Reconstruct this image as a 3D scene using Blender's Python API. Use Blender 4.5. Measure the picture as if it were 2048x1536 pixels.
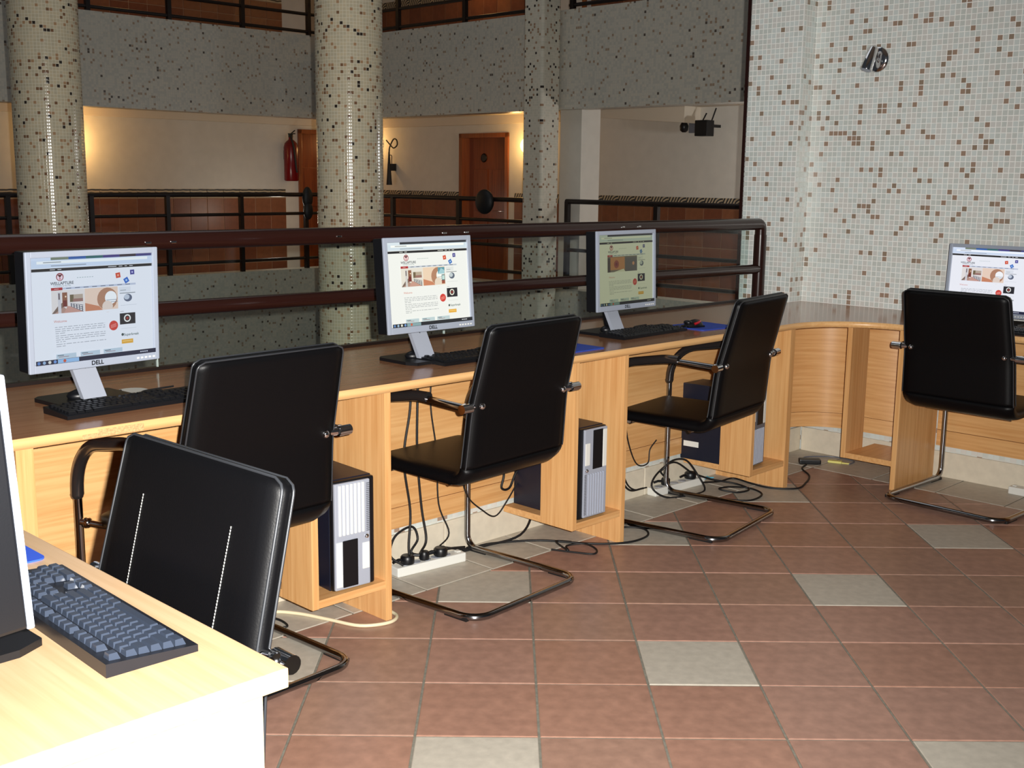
import bpy, bmesh, math, random
from mathutils import Vector, Matrix
R_ = math.radians
rnd = random.Random(7)
for o in list(bpy.data.objects): bpy.data.objects.remove(o)
SC = bpy.context.scene
COL = SC.collection
S2 = math.sqrt(.5)
def W(a, b, z=0.0):                     # room frame: a runs along the desk row, b runs away from it towards the railing
    return Vector(((a-b)*S2, (a+b)*S2, z))

# ------------------------------------------------------------------ camera, world, flash, exposure
TS = 0.325
CAM_H = 4.4222*TS
def cam_axes(p, r, y):
    f = Vector((math.sin(y)*math.cos(p), math.cos(y)*math.cos(p), -math.sin(p)))
    rt = Vector((math.cos(y), -math.sin(y), 0)); dn = f.cross(rt)
    c, s = math.cos(r), math.sin(r)
    return c*rt+s*dn, -s*rt+c*dn, f
rt, dn, fw = cam_axes(.1759, -.0119, .0066)
cd = bpy.data.cameras.new('camera'); cam = bpy.data.objects.new('camera', cd); COL.objects.link(cam)
cd.sensor_fit = 'HORIZONTAL'; cd.sensor_width = 36; cd.lens = 2317/2048*36; cd.clip_start = .05; cd.clip_end = 100
cam.matrix_world = Matrix(((rt.x, -dn.x, -fw.x, 0), (rt.y, -dn.y, -fw.y, 0), (rt.z, -dn.z, -fw.z, CAM_H), (0, 0, 0, 1)))
SC.camera = cam
wd = bpy.data.worlds.new('dim_evening'); SC.world = wd; wd.use_nodes = True
wd.node_tree.nodes['Background'].inputs[0].default_value = (.80, .88, 1, 1)
wd.node_tree.nodes['Background'].inputs[1].default_value = .035
def lamp(name, kind, loc, power, color, radius=.02):
    l = bpy.data.lights.new(name, kind); l.energy = power; l.color = color; l.shadow_soft_size = radius
    o = bpy.data.objects.new(name, l); o.location = loc; COL.objects.link(o); return o
fl = Vector((0, 0, CAM_H)) + rt*.058 - dn*.035
fo = lamp('camera_flash', 'SPOT', fl, 1040, (1, .975, .93), .012); fo.data.spot_size = R_(94); fo.data.spot_blend = 1
fo.rotation_euler = (fw-rt*.06).to_track_quat('-Z', 'Y').to_euler()
lamp('added_gallery_fill', 'POINT', W(9.95, 5.4, 1.7), 48, (.96, .97, 1), .08)  # unseen fill lamp, added to brighten the white wall right of the square column
lamp('added_gallery_fill', 'POINT', W(8.75, 12.95, .9), 7, (1, .92, .8), .08)  # second added fill, low and out of sight, lifts the left gallery
sk = lamp('added_atrium_fill', 'AREA', W(4.5, 8.0, 9.0), 80, (.95, .97, 1)); sk.data.shape = 'SQUARE'; sk.data.size = 6  # wide overhead light added out of view to brighten the mosaic bands
vs = SC.view_settings
vs.view_transform = 'Standard'; vs.look = 'None'; vs.gamma = 1; vs.use_curve_mapping = False; vs.exposure = 0
SC.cycles.max_bounces = 6; SC.cycles.transparent_max_bounces = 12
SC.cycles.caustics_reflective = False; SC.cycles.caustics_refractive = False
SC.cycles.sample_clamp_indirect = 3

# ------------------------------------------------------------------ materials
def newmat(name):
    m = bpy.data.materials.new(name); m.use_nodes = True
    return m, m.node_tree, m.node_tree.nodes['Principled BSDF']
def col4(c): return (c[0], c[1], c[2], 1)
def srgb(r, g, b):
    f = lambda v: (v/255/12.92) if v/255 <= .04045 else ((v/255+.055)/1.055)**2.4
    return (f(r), f(g), f(b))
def ramp(nt, stops):
    n = nt.nodes.new('ShaderNodeValToRGB'); e = n.color_ramp.elements
    while len(e) < len(stops): e.new(.5)
    for i, (p, c) in enumerate(stops): e[i].position = p; e[i].color = col4(c)
    return n
def M(name, base, rough=.5, metal=0, spec=.5, noise=0, nscale=40, bump=0, coat=0):
    m, nt, p = newmat(name)
    p.inputs['Base Color'].default_value = col4(base); p.inputs['Roughness'].default_value = rough
    p.inputs['Metallic'].default_value = metal; p.inputs['Specular IOR Level'].default_value = spec
    p.inputs['Coat Weight'].default_value = coat; p.inputs['Coat Roughness'].default_value = .15
    if noise or bump:
        tc = nt.nodes.new('ShaderNodeTexCoord'); n = nt.nodes.new('ShaderNodeTexNoise')
        n.inputs['Scale'].default_value = nscale; n.inputs['Detail'].default_value = 6
        nt.links.new(tc.outputs['Object'], n.inputs['Vector'])
        if noise:
            rp = ramp(nt, [(.3, [max(0, v*(1-noise)) for v in base]), (.7, [min(1, v*(1+noise)) for v in base])])
            nt.links.new(n.outputs['Fac'], rp.inputs['Fac']); nt.links.new(rp.outputs['Color'], p.inputs['Base Color'])
        if bump:
            b = nt.nodes.new('ShaderNodeBump'); b.inputs['Strength'].default_value = bump; b.inputs['Distance'].default_value = .002
            nt.links.new(n.outputs['Fac'], b.inputs['Height']); nt.links.new(b.outputs['Normal'], p.inputs['Normal'])
    return m
def wood(name, axis, light, dark, rough=.32, spec=.5):
    m, nt, p = newmat(name)
    tc = nt.nodes.new('ShaderNodeTexCoord'); mp = nt.nodes.new('ShaderNodeMapping')
    sc = [70, 70, 70]; sc[axis] = 2.2; mp.inputs['Scale'].default_value = sc
    n = nt.nodes.new('ShaderNodeTexNoise'); n.inputs['Scale'].default_value = 1; n.inputs['Detail'].default_value = 5; n.inputs['Roughness'].default_value = .6
    nt.links.new(tc.outputs['Object'], mp.inputs['Vector']); nt.links.new(mp.outputs['Vector'], n.inputs['Vector'])
    rp = ramp(nt, [(.3, dark), (.62, light)])
    nt.links.new(n.outputs['Fac'], rp.inputs['Fac']); nt.links.new(rp.outputs['Color'], p.inputs['Base Color'])
    p.inputs['Roughness'].default_value = rough; p.inputs['Specular IOR Level'].default_value = spec
    return m
def mosaic(name, pitch, stops, grout, joint=.09, rough=.18, rowjoint=0):
    m, nt, p = newmat(name); L = nt.links.new
    uv = nt.nodes.new('ShaderNodeUVMap'); uv.uv_map = 'UVMap'
    sc = nt.nodes.new('ShaderNodeVectorMath'); sc.operation = 'SCALE'; sc.inputs['Scale'].default_value = 1/pitch
    L(uv.outputs['UV'], sc.inputs[0])
    fl_ = nt.nodes.new('ShaderNodeVectorMath'); fl_.operation = 'FLOOR'; L(sc.outputs[0], fl_.inputs[0])
    fr = nt.nodes.new('ShaderNodeVectorMath'); fr.operation = 'FRACTION'; L(sc.outputs[0], fr.inputs[0])
    wn = nt.nodes.new('ShaderNodeTexWhiteNoise'); wn.noise_dimensions = '2D'; L(fl_.outputs[0], wn.inputs['Vector'])
    rp = ramp(nt, stops); rp.color_ramp.interpolation = 'CONSTANT'; L(wn.outputs['Value'], rp.inputs['Fac'])
    sp = nt.nodes.new('ShaderNodeSeparateXYZ'); L(fr.outputs[0], sp.inputs[0])
    def math_(op, a, b):
        n = nt.nodes.new('ShaderNodeMath'); n.operation = op
        for i, v in enumerate((a, b)):
            if hasattr(v, 'links') or hasattr(v, 'is_linked'): L(v, n.inputs[i])
            else: n.inputs[i].default_value = v
        return n.outputs[0]
    mx = math_('MINIMUM', sp.outputs['X'], sp.outputs['Y'])
    mask = math_('GREATER_THAN', mx, joint)
    mix = nt.nodes.new('ShaderNodeMix'); mix.data_type = 'RGBA'
    L(mask, mix.inputs['Factor']); mix.inputs['A'].default_value = col4(grout); L(rp.outputs['Color'], mix.inputs['B'])
    L(mix.outputs['Result'], p.inputs['Base Color'])
    p.inputs['Roughness'].default_value = rough
    rg = math_('SUBTRACT', .75, math_('MULTIPLY', mask, .75-rough)); L(rg, p.inputs['Roughness'])
    # each glass piece sits a touch tilted and slightly domed
    dome = math_('MULTIPLY', math_('SINE', math_('MULTIPLY', sp.outputs['X'], math.pi), 0), math_('SINE', math_('MULTIPLY', sp.outputs['Y'], math.pi), 0))
    hgt = math_('MULTIPLY', math_('POWER', dome, .35), mask)
    b = nt.nodes.new('ShaderNodeBump'); b.inputs['Strength'].default_value = .35; b.inputs['Distance'].default_value = .0015
    L(hgt, b.inputs['Height']); L(b.outputs['Normal'], p.inputs['Normal'])
    return m

W_L, W_D = srgb(226, 176, 118), srgb(206, 150, 92)
WOODX = wood('beech_laminate_long', 0, W_L, W_D)
WOODY = wood('beech_laminate_deep', 1, W_L, W_D)
WOODZ = wood('beech_laminate_upright', 2, W_L, W_D)
WOODC = wood('beech_laminate_curved', 2, W_L, W_D)
for n_ in WOODC.node_tree.nodes:
    if n_.type == 'MAPPING': n_.inputs['Scale'].default_value = (3, 3, 70)
WTOP = wood('beech_worktop_laminate', 0, srgb(178, 126, 90), srgb(158, 106, 72), .15)
WEDGE = wood('beech_edge_band', 0, srgb(236, 188, 130), srgb(222, 168, 108))
WNEAR = wood('pale_beech_laminate', 1, srgb(196, 164, 128), srgb(184, 150, 112), .35)
CHIP = M('raw_chipboard', srgb(196, 160, 110), .9, noise=.3, nscale=200, bump=.6)
TERRA = [M('terracotta_tile_%s' % n, c, .38, noise=.16, nscale=22, bump=.25) for n, c in
         (('rose', srgb(166, 128, 112)), ('brown', srgb(161, 126, 109)), ('rust', srgb(164, 124, 106)))]
GREYT = M('grey_stone_tile', srgb(188, 180, 166), .45, noise=.1, nscale=30, bump=.2)
GROUT = M('floor_grout', srgb(128, 124, 112), .8, noise=.2, nscale=60)
CREAM = M('cream_skirting_tile', srgb(222, 212, 192), .4, noise=.06, nscale=25)
G1, G2, G3 = srgb(218, 226, 223), srgb(220, 220, 215), srgb(210, 216, 211)
BR, BR2 = srgb(166, 142, 124), srgb(154, 136, 118)
MT = [M('mosaic_glass_%s' % n, c, .22, spec=.6) for n, c in (('aqua_grey', G1), ('warm_grey', G2), ('mid_grey', G3), ('brown', BR), ('umber', BR2))]
WGROUT = M('white_wall_grout', srgb(252, 252, 248), .8)
MOS_WALL = mosaic('mosaic_under_desk', .0268, [(0, G1), (.35, G2), (.7, G3), (.93, BR)], srgb(214, 214, 206))
MOS_COL = mosaic('mosaic_column_cream', .0213, [(0, srgb(200, 188, 160)), (.3, srgb(196, 186, 160)), (.55, srgb(206, 192, 162)), (.84, srgb(176, 142, 108)), (.915, srgb(130, 98, 72)), (.965, srgb(54, 46, 40))], srgb(222, 214, 192), .12, .14)
MOS_BAND = mosaic('mosaic_band_grey', .0268, [(0, srgb(196, 190, 176)), (.4, srgb(186, 182, 170)), (.75, srgb(200, 192, 176)), (.94, srgb(160, 138, 116)), (.985, srgb(92, 82, 74))], srgb(190, 186, 174), .1, .3)
MOS_SQ = mosaic('mosaic_square_column', .026, [(0, srgb(214, 206, 188)), (.4, srgb(206, 200, 182)), (.88, srgb(160, 130, 104)), (.96, srgb(54, 46, 42))], srgb(214, 208, 192), .1, .15)
PLASTER = M('white_plaster', srgb(214, 208, 196), .85, noise=.03, nscale=8)
PLASTER2 = M('pale_soffit_paint', srgb(218, 206, 186), .85)
WTERRA = [M('wall_tile_%s' % n, c, .4, noise=.12, nscale=14) for n, c in (('rust', srgb(128, 76, 50)), ('brick', srgb(118, 68, 46)), ('ochre', srgb(134, 84, 56)))]
WTG = M('wall_tile_grout', srgb(176, 140, 110), .8)
RAILM = M('dark_brown_rail_paint', srgb(42, 20, 16), .22, spec=.6)
RAILF = M('black_brown_metal', srgb(26, 16, 14), .4)
CHROME = M('chrome', (.82, .82, .84), .1, 1)
DCHROME = M('dark_chrome', (.33, .33, .34), .16, 1)
ARMTUBE = M('black_chrome_arm', (.10, .09, .09), .2, .85)
LEATH = M('black_leatherette', srgb(8, 8, 10), .42, spec=.2, nscale=260, bump=.12)
PIPING = M('black_piping', srgb(44, 46, 50), .35, spec=.7)
THREAD = M('pale_thread', srgb(190, 190, 186), .7)
RUB = M('black_rubber', srgb(18, 18, 20), .55)
PLBLK = M('black_plastic', srgb(14, 15, 19), .38, nscale=500, bump=.05)
PLNAVY = M('blue_black_case', srgb(20, 24, 40), .4)
KEYM = M('charcoal_keycap', srgb(48, 55, 68), .22, spec=.6)
KEYB = M('charcoal_keyboard_tray', srgb(22, 24, 30), .35)
SILV = M('silver_plastic', srgb(172, 178, 192), .32, .15)
SILV2 = M('silver_bezel_metallic', srgb(172, 181, 198), .28, .2)
DSILV = M('dark_silver_plastic', srgb(112, 116, 126), .35, .2)
WHITEP = M('white_plastic', srgb(228, 228, 222), .4)
IVORY = M('ivory_cable', srgb(226, 214, 180), .5)
BLUEF = M('blue_mouse_mat', srgb(38, 78, 190), .7)
REDP = M('red_gloss_plastic', srgb(180, 16, 26), .2, coat=.5)
REDX = M('red_extinguisher_paint', srgb(112, 12, 18), .25)
DOORW = wood('dark_varnished_door', 2, srgb(140, 70, 30), srgb(112, 52, 22), .3)
DOORF = wood('door_frame_varnish', 2, srgb(150, 84, 40), srgb(122, 62, 28), .3)
YELL = M('yellow_paper', srgb(226, 220, 130), .7)
CYAN = M('blue_sticker', srgb(90, 190, 220), .6)
def glass_mat():
    m, nt, p = newmat('clear_glass'); nt.nodes.remove(p); L = nt.links.new
    t = nt.nodes.new('ShaderNodeBsdfTransparent'); t.inputs[0].default_value = (.93, .96, .95, 1)
    g = nt.nodes.new('ShaderNodeBsdfGlossy'); g.inputs['Roughness'].default_value = .01
    f = nt.nodes.new('ShaderNodeFresnel'); ge = nt.nodes.new('ShaderNodeNewGeometry'); mr = nt.nodes.new('ShaderNodeMapRange'); mr.inputs['To Min'].default_value = 1.2; mr.inputs['To Max'].default_value = 1/1.2; L(ge.outputs['Backfacing'], mr.inputs['Value']); L(mr.outputs[0], f.inputs['IOR'])
    mx = nt.nodes.new('ShaderNodeMixShader'); L(f.outputs[0], mx.inputs[0]); L(t.outputs[0], mx.inputs[1]); L(g.outputs[0], mx.inputs[2])
    L(mx.outputs[0], nt.nodes['Material Output'].inputs[0]); return m
GLASS = glass_mat()
GEDGE = M('polished_glass_edge', srgb(190, 205, 200), .15)
def emis(name, c, s):
    m, nt, p = newmat(name); p.inputs['Base Color'].default_value = (.02, .02, .02, 1); p.inputs['Roughness'].default_value = .35
    p.inputs['Emission Color'].default_value = col4(c); p.inputs['Emission Strength'].default_value = s; return m
BULB = emis('warm_lamp_glass', (1, .72, .32), 3)
def border_mat():
    m, nt, p = newmat('patterned_border_tile'); L = nt.links.new
    tc = nt.nodes.new('ShaderNodeTexCoord'); w = nt.nodes.new('ShaderNodeTexWave'); w.wave_type = 'RINGS'
    w.inputs['Scale'].default_value = 9; w.inputs['Distortion'].default_value = 2.5; w.inputs['Detail'].default_value = 1
    L(tc.outputs['Object'], w.inputs['Vector'])
    rp = ramp(nt, [(.35, srgb(40, 44, 48)), (.6, srgb(188, 170, 140))]); L(w.outputs['Fac'], rp.inputs['Fac']); L(rp.outputs['Color'], p.inputs['Base Color'])
    p.inputs['Roughness'].default_value = .4; return m
BORDER = border_mat()

# ------------------------------------------------------------------ mesh building
class MB:
    def __init__(s): s.v = []; s.f = []; s.m = []; s.sm = []
    def add(s, vs, fs, mi=0, smooth=False, X=None):
        o = len(s.v)
        for p in vs:
            p = Vector(p); s.v.append(X @ p if X else p)
        for f in fs: s.f.append([i+o for i in f]); s.m.append(mi); s.sm.append(smooth)
    def box(s, x0, x1, y0, y1, z0, z1, mi=0, X=None, c=0):
        if c <= 0:
            vs = [(x, y, z) for z in (z0, z1) for y in (y0, y1) for x in (x0, x1)]
            s.add(vs, [(0, 2, 3, 1), (4, 5, 7, 6), (0, 1, 5, 4), (2, 6, 7, 3), (0, 4, 6, 2), (1, 3, 7, 5)], mi, False, X); return
        bm = bmesh.new(); bmesh.ops.create_cube(bm, size=1)
        for v in bm.verts: v.co = Vector(((x0+x1)/2+v.co.x*(x1-x0), (y0+y1)/2+v.co.y*(y1-y0), (z0+z1)/2+v.co.z*(z1-z0)))
        bmesh.ops.bevel(bm, geom=list(bm.edges), offset=c, segments=2, affect='EDGES', profile=.6)
        s.bm(bm, mi, False, X)
    def bm(s, bm, mi=0, smooth=False, X=None):
        bm.verts.index_update(); s.add([v.co.copy() for v in bm.verts], [[v.index for v in f.verts] for f in bm.faces], mi, smooth, X); bm.free()
    def prism(s, poly, z0, z1, mi=0, X=None, smooth=False):
        n = len(poly); vs = [(x, y, z0) for x, y in poly]+[(x, y, z1) for x, y in poly]
        s.add(vs, [list(range(n))[::-1], list(range(n, 2*n))], mi, False, X)
        s.add(vs, [(i, (i+1) % n, n+(i+1) % n, n+i) for i in range(n)], mi, smooth, X)
    def tube(s, pts, r, n=10, mi=0, cap=True, X=None, sx=1.0):
        pts = [Vector(p) for p in pts]; k = len(pts)
        rs = r if isinstance(r, (list, tuple)) else [r]*k
        T = [(pts[min(i+1, k-1)]-pts[max(i-1, 0)]).normalized() for i in range(k)]
        u = Vector((0, 0, 1)) if abs(T[0].z) < .9 else Vector((1, 0, 0))
        u = (u-T[0]*u.dot(T[0])).normalized(); vs = []
        for i in range(k):
            if i: u = (u-T[i]*u.dot(T[i])).normalized()
            w = T[i].cross(u)
            for j in range(n):
                an = 2*math.pi*j/n; vs.append(pts[i]+(u*math.cos(an)+w*math.sin(an)*sx)*rs[i])
        fs = [(i*n+j, i*n+(j+1) % n, (i+1)*n+(j+1) % n, (i+1)*n+j) for i in range(k-1) for j in range(n)]
        s.add(vs, fs, mi, True, X)
        if cap: s.add(vs[:n], [list(range(n))[::-1]], mi, False, X); s.add(vs[-n:], [list(range(n))], mi, False, X)
    def lathe(s, prof, n=24, mi=0, X=None, smooth=True):
        k = len(prof); vs = [(r*math.cos(2*math.pi*j/n), r*math.sin(2*math.pi*j/n), z) for r, z in prof for j in range(n)]
        s.add(vs, [(i*n+j, i*n+(j+1) % n, (i+1)*n+(j+1) % n, (i+1)*n+j) for i in range(k-1) for j in range(n)], mi, smooth, X)
        s.add(vs[:n], [list(range(n))[::-1]], mi, False, X); s.add(vs[-n:], [list(range(n))], mi, False, X)
    def ball(s, c, r, mi=0, n=12, sc=(1, 1, 1), X=None):
        bm = bmesh.new(); bmesh.ops.create_uvsphere(bm, u_segments=n, v_segments=max(6, n//2), radius=r)
        for v in bm.verts: v.co = Vector((v.co.x*sc[0]+c[0], v.co.y*sc[1]+c[1], v.co.z*sc[2]+c[2]))
        s.bm(bm, mi, True, X)
    def mesh(s, name, mats, uv=None):
        me = bpy.data.meshes.new(name); me.from_pydata(s.v, [], s.f)
        for m in (mats if isinstance(mats, (list, tuple)) else [mats]): me.materials.append(m)
        me.polygons.foreach_set('material_index', s.m); me.polygons.foreach_set('use_smooth', s.sm)
        if uv:
            ul = me.uv_layers.new(name='UVMap')
            for p in me.polygons:
                nx, ny, nz = p.normal
                for li in p.loop_indices:
                    c = me.vertices[me.loops[li].vertex_index].co
                    if uv == 'cyl':
                        an = math.atan2(c.y, c.x); cx = math.atan2(p.center.y, p.center.x)
                        if an-cx > 3: an -= 2*math.pi
                        if cx-an > 3: an += 2*math.pi
                        q = (an*math.hypot(c.x, c.y)+10, c.z+10)
                    elif abs(nz) > .7: q = (c.x+20, c.y+20)
                    elif abs(nx) > abs(ny): q = (c.y+20, c.z+10)
                    else: q = (c.x+20, c.z+10)
                    ul.data[li].uv = q
        me.update(); return me
def link(name, me, parent=None, loc=None, rz=None):
    o = bpy.data.objects.new(name, me); COL.objects.link(o)
    if parent: o.parent = parent
    if loc is not None: o.location = loc
    if rz is not None: o.rotation_euler = (0, 0, rz)
    return o
def part(name, mb, mats, parent, uv=None, label=None):
    o = link(name, mb.mesh(name, mats, uv), parent)
    if label: o['label'] = label
    return o
def tag(o, label, cat, group=None):
    o['label'] = label; o['category'] = cat
    if group: o['group'] = group
    return o
def thing(name, label, cat, a, b, z=0, th=0, group=None):      # Empty at the thing's base, local x = a, y = b
    o = link(name, None, None, W(a, b, z), R_(45+th)); o.empty_display_size = .05
    return tag(o, label, cat, group)
def single(name, mb, mats, label, cat, a=0, b=0, z=0, th=0, group=None, uv=None):
    return tag(link(name, mb.mesh(name, mats, uv), None, W(a, b, z), R_(45+th)), label, cat, group)
def struct(name, mb, mats, a=0, b=0, z=0, th=0, uv=None, label=None, cat=None):
    o = link(name, mb.mesh(name, mats, uv) if mb else None, None, W(a, b, z), R_(45+th)); o['kind'] = 'structure'
    if label: o['label'] = label
    if cat: o['category'] = cat
    return o
def fillet(pts, rad, n=6):
    pts = [Vector(p) for p in pts]; rad = rad if isinstance(rad, (list, tuple)) else [rad]*len(pts); out = [pts[0]]
    for i in range(1, len(pts)-1):
        A, B, C = pts[i-1], pts[i], pts[i+1]; d1 = (A-B).normalized(); d2 = (C-B).normalized()
        ang = d1.angle(d2)
        if ang > 3.1 or rad[i] <= 0: out.append(B); continue
        t = min(rad[i]/math.tan(ang/2), (A-B).length*.49 if i > 1 else (A-B).length*.95, (C-B).length*.49 if i < len(pts)-2 else (C-B).length*.95); r = t*math.tan(ang/2)
        cen = B+(d1+d2).normalized()*(r/math.sin(ang/2)); p0 = B+d1*t-cen; p1 = B+d2*t-cen; th = p0.angle(p1)
        for k in range(n+1):
            s = k/n; out.append(cen+(p0*math.sin((1-s)*th)+p1*math.sin(s*th))/math.sin(th))
    out.append(pts[-1]); return out
def smooth_path(pts, n=6):
    P = [Vector(p) for p in pts]; P = [P[0]*2-P[1]]+P+[P[-1]*2-P[-2]]; out = []
    for i in range(1, len(P)-2):
        a, b, c, d = P[i-1:i+3]
        for k in range(n):
            t = k/n; out.append(.5*((2*b)+(c-a)*t+(2*a-5*b+4*c-d)*t*t+(3*b-3*c+d-a)*t**3))
    out.append(P[-2]); return out
def arc(cx, cy, r, a0, a1, n=12): return [(cx+r*math.cos(R_(a0+(a1-a0)*i/n)), cy+r*math.sin(R_(a0+(a1-a0)*i/n))) for i in range(n+1)]
def text_mesh(txt, size, mat, bold=0.0, extrude=0):
    c = bpy.data.curves.new('lettering', 'FONT'); c.body = txt; c.size = size; c.align_x = 'CENTER'; c.align_y = 'CENTER'; c.offset = bold; c.extrude = extrude
    o = bpy.data.objects.new('lettering', c); COL.objects.link(o); dg = bpy.context.evaluated_depsgraph_get()
    me = bpy.data.meshes.new_from_object(o.evaluated_get(dg)); bpy.data.objects.remove(o); bpy.data.curves.remove(c)
    me.materials.clear(); me.materials.append(mat); return me

# ------------------------------------------------------------------ room shell: floor
mb = MB(); mb.prism([(-3.0, -3.0), (6.2, -3.0), (6.2, 3.5), (-3.0, 3.5)], -.12, -.003)
floor = struct('floor', mb, GROUT)
def clip(poly, f):
    out = []
    for i in range(len(poly)):
        p, q = poly[i], poly[(i+1) % len(poly)]; fp, fq = f(p), f(q)
        if fp >= 0: out.append(p)
        if fp*fq < 0: t = fp/(fp-fq); out.append((p[0]+(q[0]-p[0])*t, p[1]+(q[1]-p[1])*t))
    return out
def tile_mesh(poly, mat, top=0.0):
    cx = sum(p[0] for p in poly)/len(poly); cy = sum(p[1] for p in poly)/len(poly); n = len(poly)
    ins = []
    for p in poly:
        d = math.hypot(p[0]-cx, p[1]-cy); k = (d-.003)/d if d > .01 else .7; ins.append((cx+(p[0]-cx)*k, cy+(p[1]-cy)*k))
    mb = MB(); vs = [(x, y, -.01) for x, y in poly]+[(x, y, top-.0012) for x, y in poly]+[(x, y, top) for x, y in ins]
    fs = [(i, (i+1) % n, n+(i+1) % n, n+i) for i in range(n)]+[(n+i, n+(i+1) % n, 2*n+(i+1) % n, 2*n+i) for i in range(n)]+[list(range(2*n, 3*n))]
    mb.add(vs, fs); return mb.mesh('tile', mat)
IR = floor.rotation_euler.to_matrix().inverted()
g = .0035; cache = {}; rest = MB()
for j in range(-16, 12):
    for c in range(-8, 15):
        x0, y0 = (-1.6902+c)*TS, (8.6729+j)*TS
        white = (c % 2 == 1 and j % 2 == 1 and (c+j) % 4 == 0)
        sq = [(x0+g, y0+g), (x0+TS-g, y0+g), (x0+TS-g, y0+TS-g), (x0+g, y0+TS-g)]
        loc = [((x+y)*S2, (y-x)*S2) for x, y in sq]
        if max(p[0] for p in loc) < -2.9 or min(p[1] for p in loc) < -2.9: continue
        po = clip(clip(loc, lambda p: 2.950-g-p[1]), lambda p: 5.18-g-p[0])
        if len(po) < 3: continue
        area = abs(sum(po[i][0]*po[(i+1) % len(po)][1]-po[(i+1) % len(po)][0]*po[i][1] for i in range(len(po))))/2
        if area < 4e-4: continue
        mi = 3 if white else rnd.randrange(3)
        if -4 <= c <= 12 and j >= -4:
            full = area > (TS-2*g)**2*.999
            cx = sum(p[0] for p in loc)/4; cy = sum(p[1] for p in loc)/4
            if full:
                if mi not in cache: cache[mi] = tile_mesh([(p[0]-cx, p[1]-cy) for p in loc], (TERRA+[GREYT])[mi])
                link('floor_tile', cache[mi], floor, (cx, cy, rnd.uniform(-.0006, .0004)))
            else: link('floor_tile', tile_mesh(po, (TERRA+[GREYT])[mi]), floor)
        else:
            n = len(po); rest.add([(x, y, -.001) for x, y in po]+[(x, y, -.01) for x, y in po], [list(range(n))]+[(i, n+i, n+(i+1) % n, (i+1) % n) for i in range(n)], mi)
o = part('floor_tile_field', rest, TERRA+[GREYT], floor); o['kind'] = 'stuff'
bl = TS-2*g
bt = tile_mesh([(0, 0), (bl, 0), (bl, .262), (0, .262)], GREYT)
for k in range(-6, 9):
    a0 = 2.574+TS*(k-0); 
    if a0+bl < 5.2: link('border_tile', bt, floor, (a0+g, 2.953, 0))
link('border_tile', tile_mesh([(5.18, 2.953), (5.5, 2.953), (5.5, 3.215), (5.18, 3.215)], GREYT), floor)
bt2 = tile_mesh([(0, 0), (.31, 0), (.31, bl), (0, bl)], GREYT)
for k in range(9): link('border_tile', bt2, floor, (5.183, 2.947-TS*(k+1)+g, 0))

# ------------------------------------------------------------------ room shell: walls on our side
mb = MB()
mb.box(-.6, 5.53, 3.22, 3.56, 0, .758)                                  # low wall that carries the railing
mb.box(5.53, 5.9, 3.35, 3.67, -.4, 5.0, 1)
back = struct('wall_back', mb, [MOS_WALL, WGROUT], uv='box')
mb = MB(); mb.box(-.6, 5.53, 3.56, 3.6, -1.2, .70); part('slab_edge', mb, MOS_BAND, back, 'box')
mb = MB(); mb.box(5.522, 5.9, 3.67, 3.69, -.4, 5.0); part('edge_trim', mb, RAILM, back)
mb = MB(); mb.box(5.66, 5.86, -1.5, 3.35, 0, 5.0); mb.box(5.5, 5.66, -1.5, 3.22, 0, .758, 1)
right = struct('wall_right', mb, [WGROUT, MOS_WALL], uv='box')
PT = .0268; TH = .0235
def mtile(mb, o, ux, nrm, mi):
    h = TH/2; k = .82
    def q(x, z, d): return o+ux*x+Vector((0, 0, z))+nrm*d
    vs = [q(-h, -h, 0), q(h, -h, 0), q(h, h, 0), q(-h, h, 0), q(-h*.94, -h*.94, .0018), q(h*.94, -h*.94, .0018), q(h*.94, h*.94, .0018), q(-h*.94, h*.94, .0018)]
    mb.add(vs, [(4, 5, 6, 7), (0, 1, 5, 4), (1, 2, 6, 5), (2, 3, 7, 6), (3, 0, 4, 7)], mi)
def pick():
    r = rnd.random(); return 0 if r < .32 else 1 if r < .64 else 2 if r < .91 else 3 if r < .965 else 4
one = []
for k in range(5):
    t = MB(); mtile(t, Vector((0, 0, 0)), Vector((0, 1, 0)), Vector((-1, 0, 0)), 0); one.append(t.mesh('mosaic_tile', MT[k]))
field = MB(); count = 0
def zrow(i): return .804+i*PT+(i//15)*.0008
for i in range(75):
    z = zrow(i)
    for j in range(88):
        b = 3.333-j*PT-(j//15)*.0008
        mi = pick(); tl = Vector((5.66-.0004, b, z+rnd.uniform(-.0004, .0004)))
        if 8 <= i < 58 and 44 <= j < 50 and count < 300:
            link('mosaic_tile', one[mi], right, tl); count += 1
        else: mtile(field, tl, Vector((0, -1, 0)), Vector((-1, 0, 0)), mi)
o = part('mosaic_tile_field', field, MT, right); o['kind'] = 'stuff'
field = MB()
for i in range(75):
    z = zrow(i)
    for j in range(12): mtile(field, Vector((5.5296, 3.364+j*PT, z)), Vector((0, -1, 0)), Vector((-1, 0, 0)), pick())
    for j in range(5): mtile(field, Vector((5.545+j*PT*.97, 3.3496, z)), Vector((1, 0, 0))*.97, Vector((0, -1, 0)), pick())
o = part('mosaic_tile_field', field, MT, back); o['kind'] = 'stuff'
def skirting(name, pieces):
    r = struct(name, None, None)
    for (x0, x1, y0, y1) in pieces:
        m_ = MB(); m_.box(x0, x1, y0, y1, 0, .128, c=.003); part('skirting_tile', m_, CREAM, r)
skirting('baseboard_back', [(.41+k*.62, 1.024+k*.62, 3.206, 3.219) for k in range(0, 8)]+[(5.37, 5.486, 3.206, 3.219)])
skirting('baseboard_right', [(5.486, 5.499, 3.20-(k+1)*.6+.003, 3.20-k*.6) for k in range(7)])
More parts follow.
